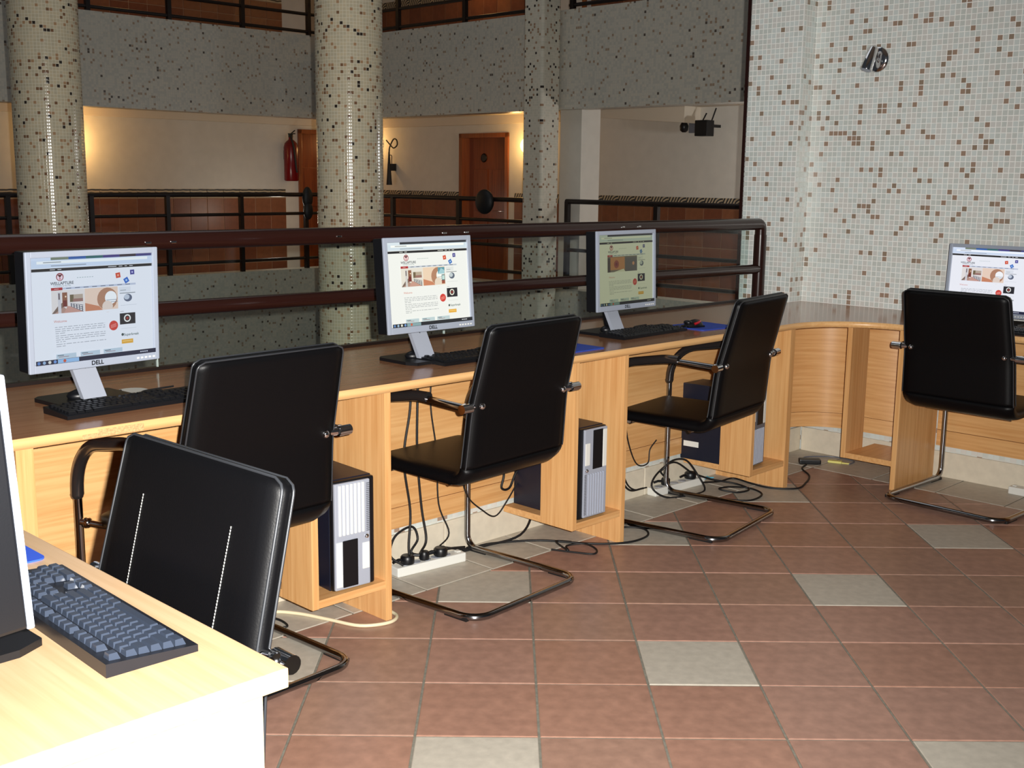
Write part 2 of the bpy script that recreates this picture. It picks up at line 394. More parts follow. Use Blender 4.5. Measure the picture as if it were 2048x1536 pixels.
mb = MB(); mb.prism([(-3, -3), (6.2, -3), (6.2, 3.0), (-3, 3.0)], 5.0, 5.1)
struct('ceiling', mb, PLASTER)

# ------------------------------------------------------------------ round mosaic columns standing in the atrium
def column(a, b, r, label):
    mb = MB(); mb.lathe([(r, z) for z in (-2, 0, 2, 4.4)], 48)
    o = single('mosaic_column', mb, MOS_COL, label, 'column', a, b, uv='cyl'); o['kind'] = 'structure'; return o
column((-3.01+7.8)*S2, (7.8+3.01)*S2, .218, 'leftmost round column clad in cream mosaic, behind the first monitor')
column((-1.035+7.8)*S2, (7.8+1.035)*S2, .218, 'round cream mosaic column between the first and second monitors')
mb = MB(); mb.prism(sum([arc(sx*.108, sy*.108, .03, q, q+90, 4) for sx, sy, q in ((1, 1, 0), (-1, 1, 90), (-1, -1, 180), (1, -1, 270))], []), -2, 4.4)
o = single('square_column', mb, MOS_SQ, 'square mosaic column turned corner first, across the atrium behind the second chair', 'column', 9.03, 8.53, uv='box'); o['kind'] = 'structure'

# ------------------------------------------------------------------ galleries across the atrium
LB, EA = 12.3, 9.2
def gallery_band(name, z0, z1):
    mb = MB(); mb.box(0, EA+.22, LB, LB+.22, z0, z1); mb.box(EA, EA+.22, -1.0, LB, z0, z1)
    return struct(name, mb, MOS_BAND, uv='box')
gallery_band('trim_1', 2.15, 3.15)
gallery_band('trim_2', -1.25, .27)
for nm, z0, z1 in (('floor_gallery', -.15, 0), ('floor_upper_gallery', 2.78, 2.86)):
    mb = MB(); mb.box(0, 12, LB+.2, 14.2, z0, z1); mb.box(EA+.2, 12, -1, LB+.2, z0, z1); struct(nm, mb, TERRA[1])
mb = MB(); mb.box(0, 12, LB+.2, 14.2, 2.24, 2.3); mb.box(EA+.2, 12, -1, LB+.2, 2.24, 2.3); struct('ceiling_gallery', mb, PLASTER2)
mb = MB(); mb.box(0, 12, LB+.2, 14.2, 4.9, 5.0); mb.box(EA+.2, 12, -1, LB+.2, 4.9, 5.0); struct('ceiling_upper_gallery', mb, PLASTER2)
mb = MB()                                                             # back wall of the left gallery, with the gap for its door
mb.box(0, 9.77, 13.9, 14.1, 0, 2.24); mb.box(10.58, 10.9, 13.9, 14.1, 0, 2.24); mb.box(9.77, 10.58, 13.9, 14.1, 2.03, 2.24); mb.box(0, 10.9, 13.9, 14.1, 2.8, 4.9)
wl = struct('wall_far_left', mb, PLASTER)
mb = MB()
mb.box(10.9, 11.1, -1, 10.91, 0, 2.24); mb.box(10.9, 11.1, 11.75, 14.1, 0, 2.24); mb.box(10.9, 11.1, 10.91, 11.75, 1.97, 2.24); mb.box(10.9, 11.1, -1, 14.1, 2.8, 4.9)
we = struct('wall_far_end', mb, PLASTER)
def wain(parent, axis, lo, hi, face, zb, rows, skip=()):
    L_, Hh = .25, .22; ms = []
    for m in WTERRA:
        t = MB()
        if axis == 0: t.box(0, L_-.008, -.012, 0, 0, Hh-.008, c=.003)
        else: t.box(-.012, 0, 0, L_-.008, 0, Hh-.008, c=.003)
        ms.append(t.mesh('wall_tile', m))
    t = MB(); t.box(*((0, L_-.006, -.014, 0, 0, .115) if axis == 0 else (-.014, 0, 0, L_-.006, 0, .115)), c=.003); bm_ = t.mesh('border_tile', BORDER)
    g_ = MB()
    n = int((hi-lo)/L_)
    for k in range(n):
        p = lo+k*L_
        if any(s0-L_ < p < s1 for s0, s1 in skip): continue
        for r in range(rows):
            q = (p, face, zb+r*Hh) if axis == 0 else (face, p, zb+r*Hh)
            link('wall_tile', ms[rnd.randrange(3)], parent, q)
        q = (p, face, zb+rows*Hh) if axis == 0 else (face, p, zb+rows*Hh)
        link('border_tile', bm_, parent, q)
        if axis == 0: g_.box(p, p+L_, face-.006, face, zb, zb+rows*Hh)
        else: g_.box(face-.006, face, p, p+L_, zb, zb+rows*Hh)
    part('wall_grout', g_, WTG, parent)
wain(wl, 0, 4.5, 9.7, 13.9, .03, 5)
wain(we, 1, 6.0, 10.86, 10.9, .03, 5); wain(we, 1, 11.82, 13.8, 10.9, .03, 5)
wain(wl, 0, 5.0, 9.7, 13.9, 2.87, 4); wain(we, 1, 7.0, 9.55, 10.9, 2.87, 4); wain(we, 1, 10.6, 13.8, 10.9, 2.87, 4)
mb = MB(); mb.box(9.32, 9.62, 8.22, 8.52, 0, 2.24); struct('trim_3', mb, PLASTER)
mb = MB(); mb.add([(10.6, 9.7, 2.24), (10.6, 9.7, 2.19), (10.6, 7.85, 2.06), (10.6, 7.85, 2.24), (10.9, 9.7, 2.24), (10.9, 9.7, 2.19), (10.9, 7.85, 2.06), (10.9, 7.85, 2.24)],
                  [(0, 1, 2, 3), (7, 6, 5, 4), (0, 4, 5, 1), (1, 5, 6, 2), (2, 6, 7, 3)])
struct('trim_4', mb, PLASTER2)
mb = MB(); mb.box(0, 10.9, 13.82, 13.9, 2.13, 2.24); struct('trim_5', mb, PLASTER2)
mb = MB(); mb.box(10.82, 10.9, 9.7, 13.82, 2.13, 2.24); struct('trim_6', mb, PLASTER2)

def door(name, axis, lo, hi, face, z1, label, z0=0):
    r = struct(name, None, None, label=label, cat='door')
    def bx(m, p0, p1, d0, d1, za, zb, **k):
        if axis == 0: m.box(p0, p1, d0, d1, za, zb, **k)
        else: m.box(d0, d1, p0, p1, za, zb, **k)
    m_ = MB(); w = .06
    bx(m_, lo-.05, lo+w-.05, face-.025, face+.16, z0, z1+.05, c=.004); bx(m_, hi-w+.05, hi+.05, face-.025, face+.16, z0, z1+.05, c=.004); bx(m_, lo-.05, hi+.05, face-.025, face+.16, z1-.01, z1+.05, c=.004)
    part('door_frame', m_, DOORF, r)
    m_ = MB(); bx(m_, lo+.01, hi-.01, face+.12, face+.16, z0, z1-.01); part('door_panel', m_, DOORW, r)
    m_ = MB(); mid = (lo+hi)/2
    for (p0, p1, za, zb) in ((lo+.1, mid-.04, .2, .9), (mid+.04, hi-.1, .2, .9), (lo+.1, mid-.04, 1.0, 1.55), (mid+.04, hi-.1, 1.0, 1.55)): bx(m_, p0, p1, face+.11, face+.12, z0+za, z0+zb, c=.004)
    part('raised_panel', m_, DOORW, r)
    m_ = MB(); p = mid+.12
    X = Matrix.Translation(Vector((p, face+.112, z0+1.70)) if axis == 0 else Vector((face+.112, p, z0+1.70))) @ (Matrix.Rotation(R_(90), 4, 'X') if axis == 0 else Matrix.Rotation(R_(90), 4, 'Y'))
    m_.lathe([(.045, -.008), (.06, 0), (.045, .008)], 20, X=X); part('number_plate', m_, PLBLK, r)
    m_ = MB(); h_ = lo+.09
    if axis == 0: m_.tube(fillet([(h_, face+.12, z0+1.0), (h_, face+.05, z0+1.0), (h_+.1, face+.05, z0+1.0)], .02), .009)
    else: m_.tube(fillet([(face+.12, h_, z0+1.0), (face+.05, h_, z0+1.0), (face+.05, h_+.1, z0+1.0)], .02), .009)
    part('door_handle', m_, CHROME, r); return r
door('door_1', 1, 10.91, 11.75, 10.9, 1.97, 'varnished brown door in the lit wall between the two mosaic columns')
door('door_2', 0, 9.77, 10.58, 13.9, 2.03, 'brown door half hidden behind the centre round column, beside the fire extinguisher')
door('door_3', 1, 9.62, 10.45, 10.9, 4.85, 'brown door on the upper gallery, behind the upper railing', 2.86)

def sconce(name, a, b, z, axis, label, power):
    t = thing(name, label, 'wall lamp', a, b, z)
    n_ = Vector((0, -1, 0)) if axis == 0 else Vector((-1, 0, 0))
    m_ = MB(); X = Matrix.Rotation(R_(90), 4, 'X') if axis == 0 else Matrix.Rotation(R_(-90), 4, 'Y')
    m_.lathe([(.11, 0), (.11, .02), (.1, .025)], 24, X=X); part('back_plate', m_, WHITEP, t)
    m_ = MB(); m_.lathe([(.10, .024), (.095, .05), (.07, .08), (.03, .095), (.001, .1)], 24, X=X); part('glass_bowl', m_, BULB, t)
    l = lamp('warm_bulb', 'POINT', W(*(Vector((a, b, 0))+n_*.22)[:2], z), power, (1, .58, .2), .06); return t
sconce('wall_lamp', 10.9, 10.515, 1.85, 1, 'glowing round wall lamp half hidden by the square column', 8)
sconce('wall_lamp', 6.40, 13.9, 1.80, 0, 'round wall lamp hidden behind the leftmost round column', 13)
sconce('wall_lamp', 10.9, 13.55, 1.90, 1, 'round wall lamp hidden behind the centre round column', 5)
sconce('wall_lamp', 10.9, 11.2, 4.15, 1, 'added round wall lamp on the upper gallery, unseen above the frame', 9)  # lamp added above view so the upper end gallery reads brighter
sconce('wall_lamp', 7.2, 13.9, 4.2, 0, 'added round wall lamp on the upper left gallery, unseen above the frame', 4)  # also added out of view, warms and brightens the upper left gallery

def railing(name, label, axis, lo, hi, c, bars, posts, zfoot, rt_=.028, ends=()):
    t = thing(name, label, 'railing', 0, 0)
    for i, z in enumerate(bars):
        m_ = MB(); r = .026 if (i == len(bars)-1) else .019
        pts = [(lo, c, z), (hi, c, z)] if axis == 0 else [(c, lo, z), (c, hi, z)]
        m_.tube(pts, r, 10); part('top_rail' if i == len(bars)-1 else 'bar', m_, RAILF, t)
    for p in posts:
        m_ = MB(); q = (p, c) if axis == 0 else (c, p); m_.box(q[0]-.024, q[0]+.024, q[1]-.024, q[1]+.024, zfoot, bars[-1]); part('post', m_, RAILF, t)
    return t
lowb = [.40, .69, .965, 1.20]
railing('gallery_railing', 'dark horizontal bar railing of the left gallery across the atrium', 0, .5, EA+.02, LB+.06, lowb, [4.02, 4.99, 5.9, 6.82, 7.8, 8.75, EA+.02], .25)
railing('gallery_railing', 'dark railing of the end gallery, in front of the lit brown door', 1, 8.86, LB, EA+.06, lowb, [8.9, 10.04, 11.24], .25)
railing('gallery_railing', 'dark railing right of the square column, below the white wall', 1, 2.5, 8.36, EA+.06, lowb, [3.6, 4.8, 5.97, 7.15, 8.34], .25)
upb = [3.20, 3.41, 3.66, 3.95]
railing('gallery_railing', 'dark railing of the upper left gallery along the top of the photo', 0, 3, EA+.02, LB+.06, upb, [5.0, 5.97, 6.93, 7.89, 8.84], 3.12)
railing('gallery_railing', 'dark railing of the upper end gallery, top centre', 1, 8.86, LB, EA+.06, upb, [8.9, 9.95, 11.12], 3.12)
railing('gallery_railing', 'dark railing of the upper gallery right of the square column', 1, 3, 8.36, EA+.06, upb, [5.0, 6.2, 7.3, 8.32], 3.12)

# small things across the atrium
t = thing('fire_extinguisher', 'red fire extinguisher hung on the white wall left of the centre column', 'fire extinguisher', 9.53, 13.79, 1.36)
mb = MB(); mb.lathe([(.085, 0), (.1, .015), (.1, .46), (.085, .52), (.05, .555), (.03, .57), (.03, .6)], 24); part('cylinder', mb, REDX, t)
mb = MB(); mb.box(-.02, .02, -.03, .03, .6, .64, c=.004); mb.box(-.012, .012, -.10, .05, .64, .655, c=.003); mb.tube([(0, -.02, .655), (.0, -.10, .69)], .008); part('valve', mb, PLBLK, t)
mb = MB(); mb.tube(smooth_path([(0, -.03, .62), (-.05, -.08, .6), (-.03, -.115, .45), (.0, -.115, .2), (.02, -.11, .12)]), .014); part('hose', mb, RUB, t)
mb = MB(); mb.box(-.05, .05, .09, .11, .3, .42); part('wall_bracket', mb, PLBLK, t)
t = thing('extinguisher_horn', 'black tapering horn with a looped hose beside the centre round column', 'horn', 10.78, 13.17, 1.32)
mb = MB(); mb.lathe([(.042, 0), (.04, .02), (.012, .44), (.012, .46)], 16); part('horn', mb, RUB, t)
mb = MB(); lp = [(0, 0, .46), (0, -.02, .54), (0, -.10, .64), (0, -.17, .63), (0, -.18, .56), (0, -.10, .52), (0, -.02, .57), (0, .06, .63)]
mb.tube(smooth_path(lp, 8), .010, 8); part('hose', mb, RUB, t)
mb = MB(); mb.tube(fillet([(0, -.02, .42), (0, -.06, .42), (0, -.06, .28)], .02), .006); mb.box(.01, .115, -.02, .02, .2, .3); part('wall_hook', mb, RUB, t)
mb = MB(); mb.ball((0, 0, 0), .14, sc=(.45, 1, 1), n=20); mb.tube([(0, 0, .05), (.06, 0, .0)], .02)
single('round_fixture', mb, RUB, 'dark round disc on the end gallery railing in front of the brown door', 'disc', EA+.01, 9.56, 1.17)
mb = MB(); mb.ball((0, 0, .1), .1, sc=(.75, .5, 1.4), n=16); mb.ball((0, -.01, -.06), .09, sc=(.75, .5, 1.3), n=16)
single('dark_bundle', mb, RUB, 'dark bundle tied to the left gallery railing below the fire extinguisher', 'bundle', 8.75, LB+.02, 1.06)
t = thing('loudspeaker', 'small black loudspeaker bracketed high on the white wall near the tiled wall', 'speaker', 10.62, 7.59, 1.91)
mb = MB(); mb.box(-.07, .07, -.08, .08, 0, .17, c=.008); part('cabinet', mb, PLBLK, t)
mb = MB(); mb.tube([(.05, -.06, .17), (.1, -.075, .30)], .008); mb.tube([(.05, .06, .17), (.1, .05, .25)], .008); mb.box(.06, .28, -.02, .02, .1, .13); part('bracket', mb, PLBLK, t)
t = thing('security_camera', 'small dark camera on a bracket left of the loudspeaker', 'camera', 10.70, 7.92, 1.98)
mb = MB(); mb.lathe([(.02, -.02), (.045, 0), (.05, .05), (.03, .09)], 16); part('housing', mb, PLBLK, t)
mb = MB(); mb.tube(fillet([(0, 0, .09), (0, 0, .13), (.19, 0, .12)], .02), .01); mb.box(.17, .2, -.06, .06, -.02, .14); part('bracket', mb, DSILV, t)

# ------------------------------------------------------------------ our railing, its glass
RB = 3.50
t = thing('balcony_railing', 'glossy dark brown pipe railing behind the desk row, meeting the tiled wall strip', 'railing', 0, 0)
mb = MB(); mb.tube(fillet([(-.6, RB, 1.233), (5.455, RB, 1.208), (5.455, RB, 1.10)], .03, 8), .031, 16); part('top_rail', mb, RAILM, t)
mb = MB(); mb.tube([(5.455, RB, 1.15), (5.455, RB, .79)], .034, 16); part('post', mb, RAILM, t)
mb = MB(); mb.tube([(-.6, RB, 1.02), (5.43, RB, .966)], .0255, 14); part('mid_rail', mb, RAILM, t)
for a in (.20,):
    mb = MB(); mb.box(a-.02, a+.02, RB+.028, RB+.048, .79, 1.2); part('post', mb, RAILM, t)
mb = MB(); mb.lathe([(.05, .79), (.05, .797), (.03, .80)], 20, X=Matrix.Translation((5.455, RB, 0))); part('foot_flange', mb, RAILM, t)
for a in (1.84, 1.93, 2.60, 3.12, 3.24, 4.24, 4.36):
    mb = MB(); mb.box(a-.010, a+.010, RB-.036, RB+.050, 1.214, 1.222, c=.002); part('glass_clip', mb, CHROME, t)
for k, (a0, a1) in enumerate(((.62, 1.885), (1.895, 3.175), (3.185, 4.295), (4.305, 5.40))):
    mb = MB(); mb.box(a0, a1, RB+.037, RB+.045, .80, 1.225); gp = part('glass_panel', mb, GLASS, t)
    mb = MB(); mb.box(a0-.0035, a0-.0005, RB+.036, RB+.046, .80, 1.225); part('polished_edge', mb, GEDGE, gp)
mb = MB(); mb.box(-.6, 5.41, RB+.030, RB+.055, .79, .801); part('glass_channel', mb, RAILF, t)

# ------------------------------------------------------------------ desks
ZT, ZB = .79, .762
front = [(-.4, 2.82)]+arc(4.70, 2.46, .36, 90, 0, 14)+[(5.06, .6)]
outl = front+[(5.655, .6), (5.655, 3.345), (5.524, 3.345), (5.524, 3.56), (-.4, 3.56)]
t = thing('worktop', 'long beech worktop along the railing, curving round the corner to the right wall', 'worktop', 0, 0)
mb = MB(); mb.prism(outl[::-1], ZB+.001, ZT-.0005); part('top', mb, WTOP, t)
mb = MB(); n = len(front); inn = [(-.4, 2.8205)]+arc(4.70, 2.46, .3595, 90, 0, 14)+[(5.0605, .6)]; out_ = [(-.4, 2.817)]+arc(4.70, 2.46, .357, 90, 0, 14)+[(5.057, .6)]
vs = [(x, y, z) for pl in (inn, out_) for z in (ZB, ZT) for x, y in pl]
fs = [(2*n+i, 2*n+i+1, 3*n+i+1, 3*n+i) for i in range(n-1)]+[(3*n+i, 3*n+i+1, n+i+1, n+i) for i in range(n-1)]+[(i+1+0, i, 2*n+i, 2*n+i+1)[::-1] for i in range(n-1)]
mb.add(vs, fs, 0, True); part('edge_band', mb, WEDGE, t)
mb = MB(); mb.box(1.33, 1.46, 2.8155, 2.83, ZB+.002, ZT-.006, c=.002); mb.box(1.29, 1.335, 2.8155, 2.825, ZB+.002, ZT-.014, c=.002); part('chipped_edge', mb, CHIP, t, label='raw chipboard where the edge band broke off')
cl = ['beech cabinet under the left end of the desk row, beside the first chair',
      'beech cabinet with the white-fronted computer, between first and second chairs',
      'beech cabinet with the striped computer, between second and third chairs',
      'beech cabinet at the inner corner, behind the third chair']
for k, aR in enumerate((1.165, 2.31, 3.51, 4.72)):
    t = thing('desk_cabinet', cl[k], 'cabinet', aR, 2.82, 0, 0, 'cabinets under the desk row'); th = .045 if k == 0 else .025
    mb = MB(); mb.box(-th, 0, .002, .385, 0, ZB, c=.0015); part('divider_panel', mb, WOODZ, t)
    mb = MB(); mb.box(-.315, -.290, .002, .17, .111, ZB, c=.0015); part('side_panel', mb, WOODZ, t)
    mb = MB(); mb.box(-.2895, -th-.0005, .004, .372, .112, .138); mb.box(-.315, -.2895, .171, .372, .112, .138); part('shelf', mb, WOODX, t)
    lo = -.95 if k else -.9
    mb = MB(); mb.box(0.001, 1.17 if k < 3 else .49, .375, .392, .238, ZB); part('modesty_panel', mb, WOODX, t)
    mb = MB(); mb.box(0.001, 1.17 if k < 3 else .49, .373, .392, .158, .2355); part('lower_rail', mb, WOODX, t)
    if k == 3:
        mb = MB(); mb.box(.001, .024, .008, .37, .0, ZB, c=.0015); part('divider_panel', mb, WOODZ, t)
# corner unit with its curved back
t = thing('corner_cabinet', 'open beech cabinet with a curved back in the corner, left of the right-hand chair', 'cabinet', 5.06, 2.72)
def curved(name, z0, z1, off):
    o_ = arc(5.2-5.06, 2.90-2.72, .296-off, 90, 0, 12); i_ = arc(5.2-5.06, 2.90-2.72, .28-off, 90, 0, 12)
    o_ = o_+[(.436-off, -.245)]; i_ = i_+[(.42-off, -.245)]
    m_ = MB(); m_.prism(i_+o_[::-1], z0, z1, smooth=True); part(name, m_, WOODC, t)
curved('curved_back', .238, ZB, 0); curved('lower_rail', .158, .2355, -.002)
mb = MB(); mb.box(.004, .175, -.010, .015, .111, ZB, c=.0015); part('side_panel', mb, WOODZ, t)
mb = MB(); mb.box(.002, .41, -.275, -.25, 0, ZB, c=.0015); part('divider_panel', mb, WOODZ, t)
mb = MB(); mb.box(.006, .30, -.2495, -.0105, .112, .138); part('shelf', mb, WOODX, t)
mb = MB(); mb.box(.42, .437, -1.9, -.276, .238, ZB); part('modesty_panel', mb, WOODY, t)
mb = MB(); mb.box(.418, .437, -1.9, -.276, .158, .2355); part('lower_rail', mb, WOODY, t)
mb = MB(); mb.box(0.002, .41, -1.525, -1.50, 0, ZB, c=.0015); part('divider_panel', mb, WOODZ, t)
# near desk
t = thing('near_desk', 'pale beech desk in the left foreground carrying the large keyboard', 'desk', .83, 1.232)
mb = MB(); mb.box(-.80, 0, 0, 1.42, .762, .79, c=.002); part('desktop', mb, WNEAR, t)
WNZ = wood('pale_beech_upright', 2, srgb(214, 190, 152), srgb(204, 178, 138), .35)
mb = MB(); mb.box(-.78, -.028, .02, .045, 0, .762, c=.0015); part('end_panel', mb, WNZ, t)
mb = MB(); mb.box(-.78, -.055, 1.37, 1.395, 0, .762, c=.0015); part('end_panel', mb, WNZ, t)
mb = MB(); mb.box(-.66, -.64, .046, 1.369, .25, .762, c=.001); part('modesty_panel', mb, WNZ, t)

# ------------------------------------------------------------------ chairs
def chair_shell(h):
    # profile in y-z of the seat/back centre line, front of seat to top of back
    pr = fillet([(0, .26, .455), (0, -.19, .452), (0, -.215, .70), (0, -.285, .975)], [0, .07, .5, 0], 8)
    out = []
    for i in range(len(pr)-1):                                           # resample finely
        L__ = (pr[i+1]-pr[i]).length; n = max(1, int(L__/(.022 if L__ < .1 else .0075)))
        for k in range(n): out.append(pr[i].lerp(pr[i+1], k/n))
    out.append(pr[-1]); return out
def pad(mb, pts, wf, thick, lo_round, hi_round, nx=14):
    k = len(pts); L_ = [0]
    for i in range(1, k): L_.append(L_[-1]+(pts[i]-pts[i-1]).length)
    tot = L_[-1]; rows = []
    for i in range(k):
        T = (pts[min(i+1, k-1)]-pts[max(0, i-1)]).normalized(); N = Vector((0, -T.z, T.y))   # points to the sitting side? fixed below
        N = Vector((0, T.z, -T.y)) * -1
        s = L_[i]; w = wf(s/tot)
        for R0, d in ((lo_round, s), (hi_round, tot-s)):
            if R0 and d < R0: w -= R0-math.sqrt(max(0, R0*R0-(R0-d)**2))
        rows.append((pts[i], N, w, min(1, min(s if lo_round else 9, tot-s if hi_round else 9)/.02)))
    vs = []; 
    for side in (1, -1):
        for p, N, w, e in rows:
            for j in range(nx+1):
                x = -w+2*w*j/nx; ed = min(1, (w-abs(x))/.025); ed = math.sqrt(max(0, 1-(1-ed)**2)); ee = math.sqrt(max(0, 1-(1-e)**2))
                tt = thick/2*(.58+.42*ed*ee); vs.append(p+N*(side*tt)+Vector((x, 0, 0)))
    st = nx+1; B0 = k*st
    fs = [(i*st+j, i*st+j+1, (i+1)*st+j+1, (i+1)*st+j) for i in range(k-1) for j in range(nx)]
    fs += [(B0+i*st+j, B0+(i+1)*st+j, B0+(i+1)*st+j+1, B0+i*st+j+1) for i in range(k-1) for j in range(nx)]
    for i in range(k-1): fs += [(i*st, (i+1)*st, B0+(i+1)*st, B0+i*st), (i*st+nx, B0+i*st+nx, B0+(i+1)*st+nx, (i+1)*st+nx)]
    for j in range(nx): fs += [(j, B0+j, B0+j+1, j+1), ((k-1)*st+j, (k-1)*st+j+1, B0+(k-1)*st+j+1, B0+(k-1)*st+j)]
    mb.add(vs, fs, 0, True)
    return [[r[0]+r[1]*(sd*thick*.29)+Vector((-r[2], 0, 0)) for r in rows]+[r[0]+r[1]*(sd*thick*.29)+Vector((r[2], 0, 0)) for r in rows[::-1]] for sd in (1, -1)]
PR = chair_shell(0)
kb = next(i for i, p in enumerate(PR) if p.z > .50)
def seat_w(s): return .236+.018*s
def back_w(s): return .256-.020*s
def make_chair(label, a, b, th):
    t = thing('cantilever_chair', label, 'chair', a, b, 0, th, 'black cantilever chairs')
    mb = MB(); e1 = pad(mb, PR[:kb+1], seat_w, .045, .05, 0); part('seat', mb, LEATH, t)
    mb = MB(); e2 = pad(mb, PR[kb:], back_w, .038, 0, .022); bk = part('backrest', mb, LEATH, t)
    for e_ in e2:
        mb = MB(); mb.tube(e_, .0026, 6); part('piping', mb, PIPING, bk)
    for x in (-.135, .135):
        mb = MB()
        for i in range(66):
            q = .56+.005*i; y = -.205+(q-.60)*-.10 if q < .7 else -.215-(q-.7)*.255
            mb.box(x-.0007, x+.0007, y+.0178, y+.0200, q, q+.0038)
        part('stitching', mb, THREAD, bk, label='pale stitched seam')
    hw = .278
    def sidep(s): return [(s*hw, -.275, .013), (s*hw, .272, .013), (s*hw, .272, .665), (s*hw, -.03, .722), (s*hw, -.225, .712)]
    P_ = [(-hw, -.225, .712), (-hw, .0, .722), (-hw, .272, .675), (-hw, .272, .013), (-hw, -.275, .013), (hw, -.275, .013), (hw, .272, .013), (hw, .272, .675), (hw, .0, .722), (hw, -.225, .712)]
    path = fillet(P_, [0, .3, .16, .05, .07, .07, .05, .16, .3, 0], 8)
    mb = MB(); mb.tube(path, .0125, 12); part('sled_frame', mb, DCHROME, t)
    for s in (-1, 1):
        arm = fillet([(s*hw, -.06, .7225), (s*hw, .0, .722), (s*hw, .272, .675), (s*hw, .272, .53)], [0, .3, .16, 0], 10)
        mb = MB(); mb.tube([p+Vector((0, 0, .004)) for p in arm], .0185, 12); mb.ball(arm[-1]+Vector((0, .002, .004)), .019); part('armrest', mb, ARMTUBE, t)
        mb = MB(); mb.tube([(s*.215, -.212, .712), (s*.262, -.228, .712)], .0125, 12); mb.ball((s*.213, -.236, .712), .0125); mb.tube([(s*.262, -.232, .712), (s*(hw+.028), -.232, .712)], .0155, 14); mb.ball((s*hw, -.222, .712), .0165)
        mb.tube([(s*.213, -.205, .712), (s*.213, -.238, .712)], .011, 10)
        part('knuckle', mb, CHROME, t)
        mb = MB(); mb.tube([(s*.20, .20, .432), (s*hw, .265, .455)], .011, 8); mb.ball((s*.262, .255, .45), .016); part('seat_bracket', mb, CHROME, t)
        for y, in ((-.19,), (.22,)):
            mb = MB(); mb.box(s*hw-.010, s*hw+.010, y-.05, y+.05, 0, .012, c=.002); part('foot_glide', mb, RUB, t)
    mb = MB(); mb.tube([(-.2, .2, .428), (.2, .2, .428)], .010, 8); mb.tube([(-.2, -.08, .426), (.2, -.08, .426)], .010, 8); part('seat_crossbar', mb, DCHROME, t)
    return t
make_chair('first black chair of the desk row, behind the foreground chair', 1.70, 2.87, 3)
make_chair('second black chair from the left in the row, pulled out from the middle desk', 2.735, 2.895, 4.5)
make_chair('third black chair of the row, turned towards the railing near the tiled wall', 4.00, 2.85, 9)
make_chair('black chair at the right edge, facing the tiled wall', 5.155, 2.125, -92.5)
make_chair('foreground black chair facing the pale desk, showing the stitched front of its backrest', .70, 1.684, 91.5)

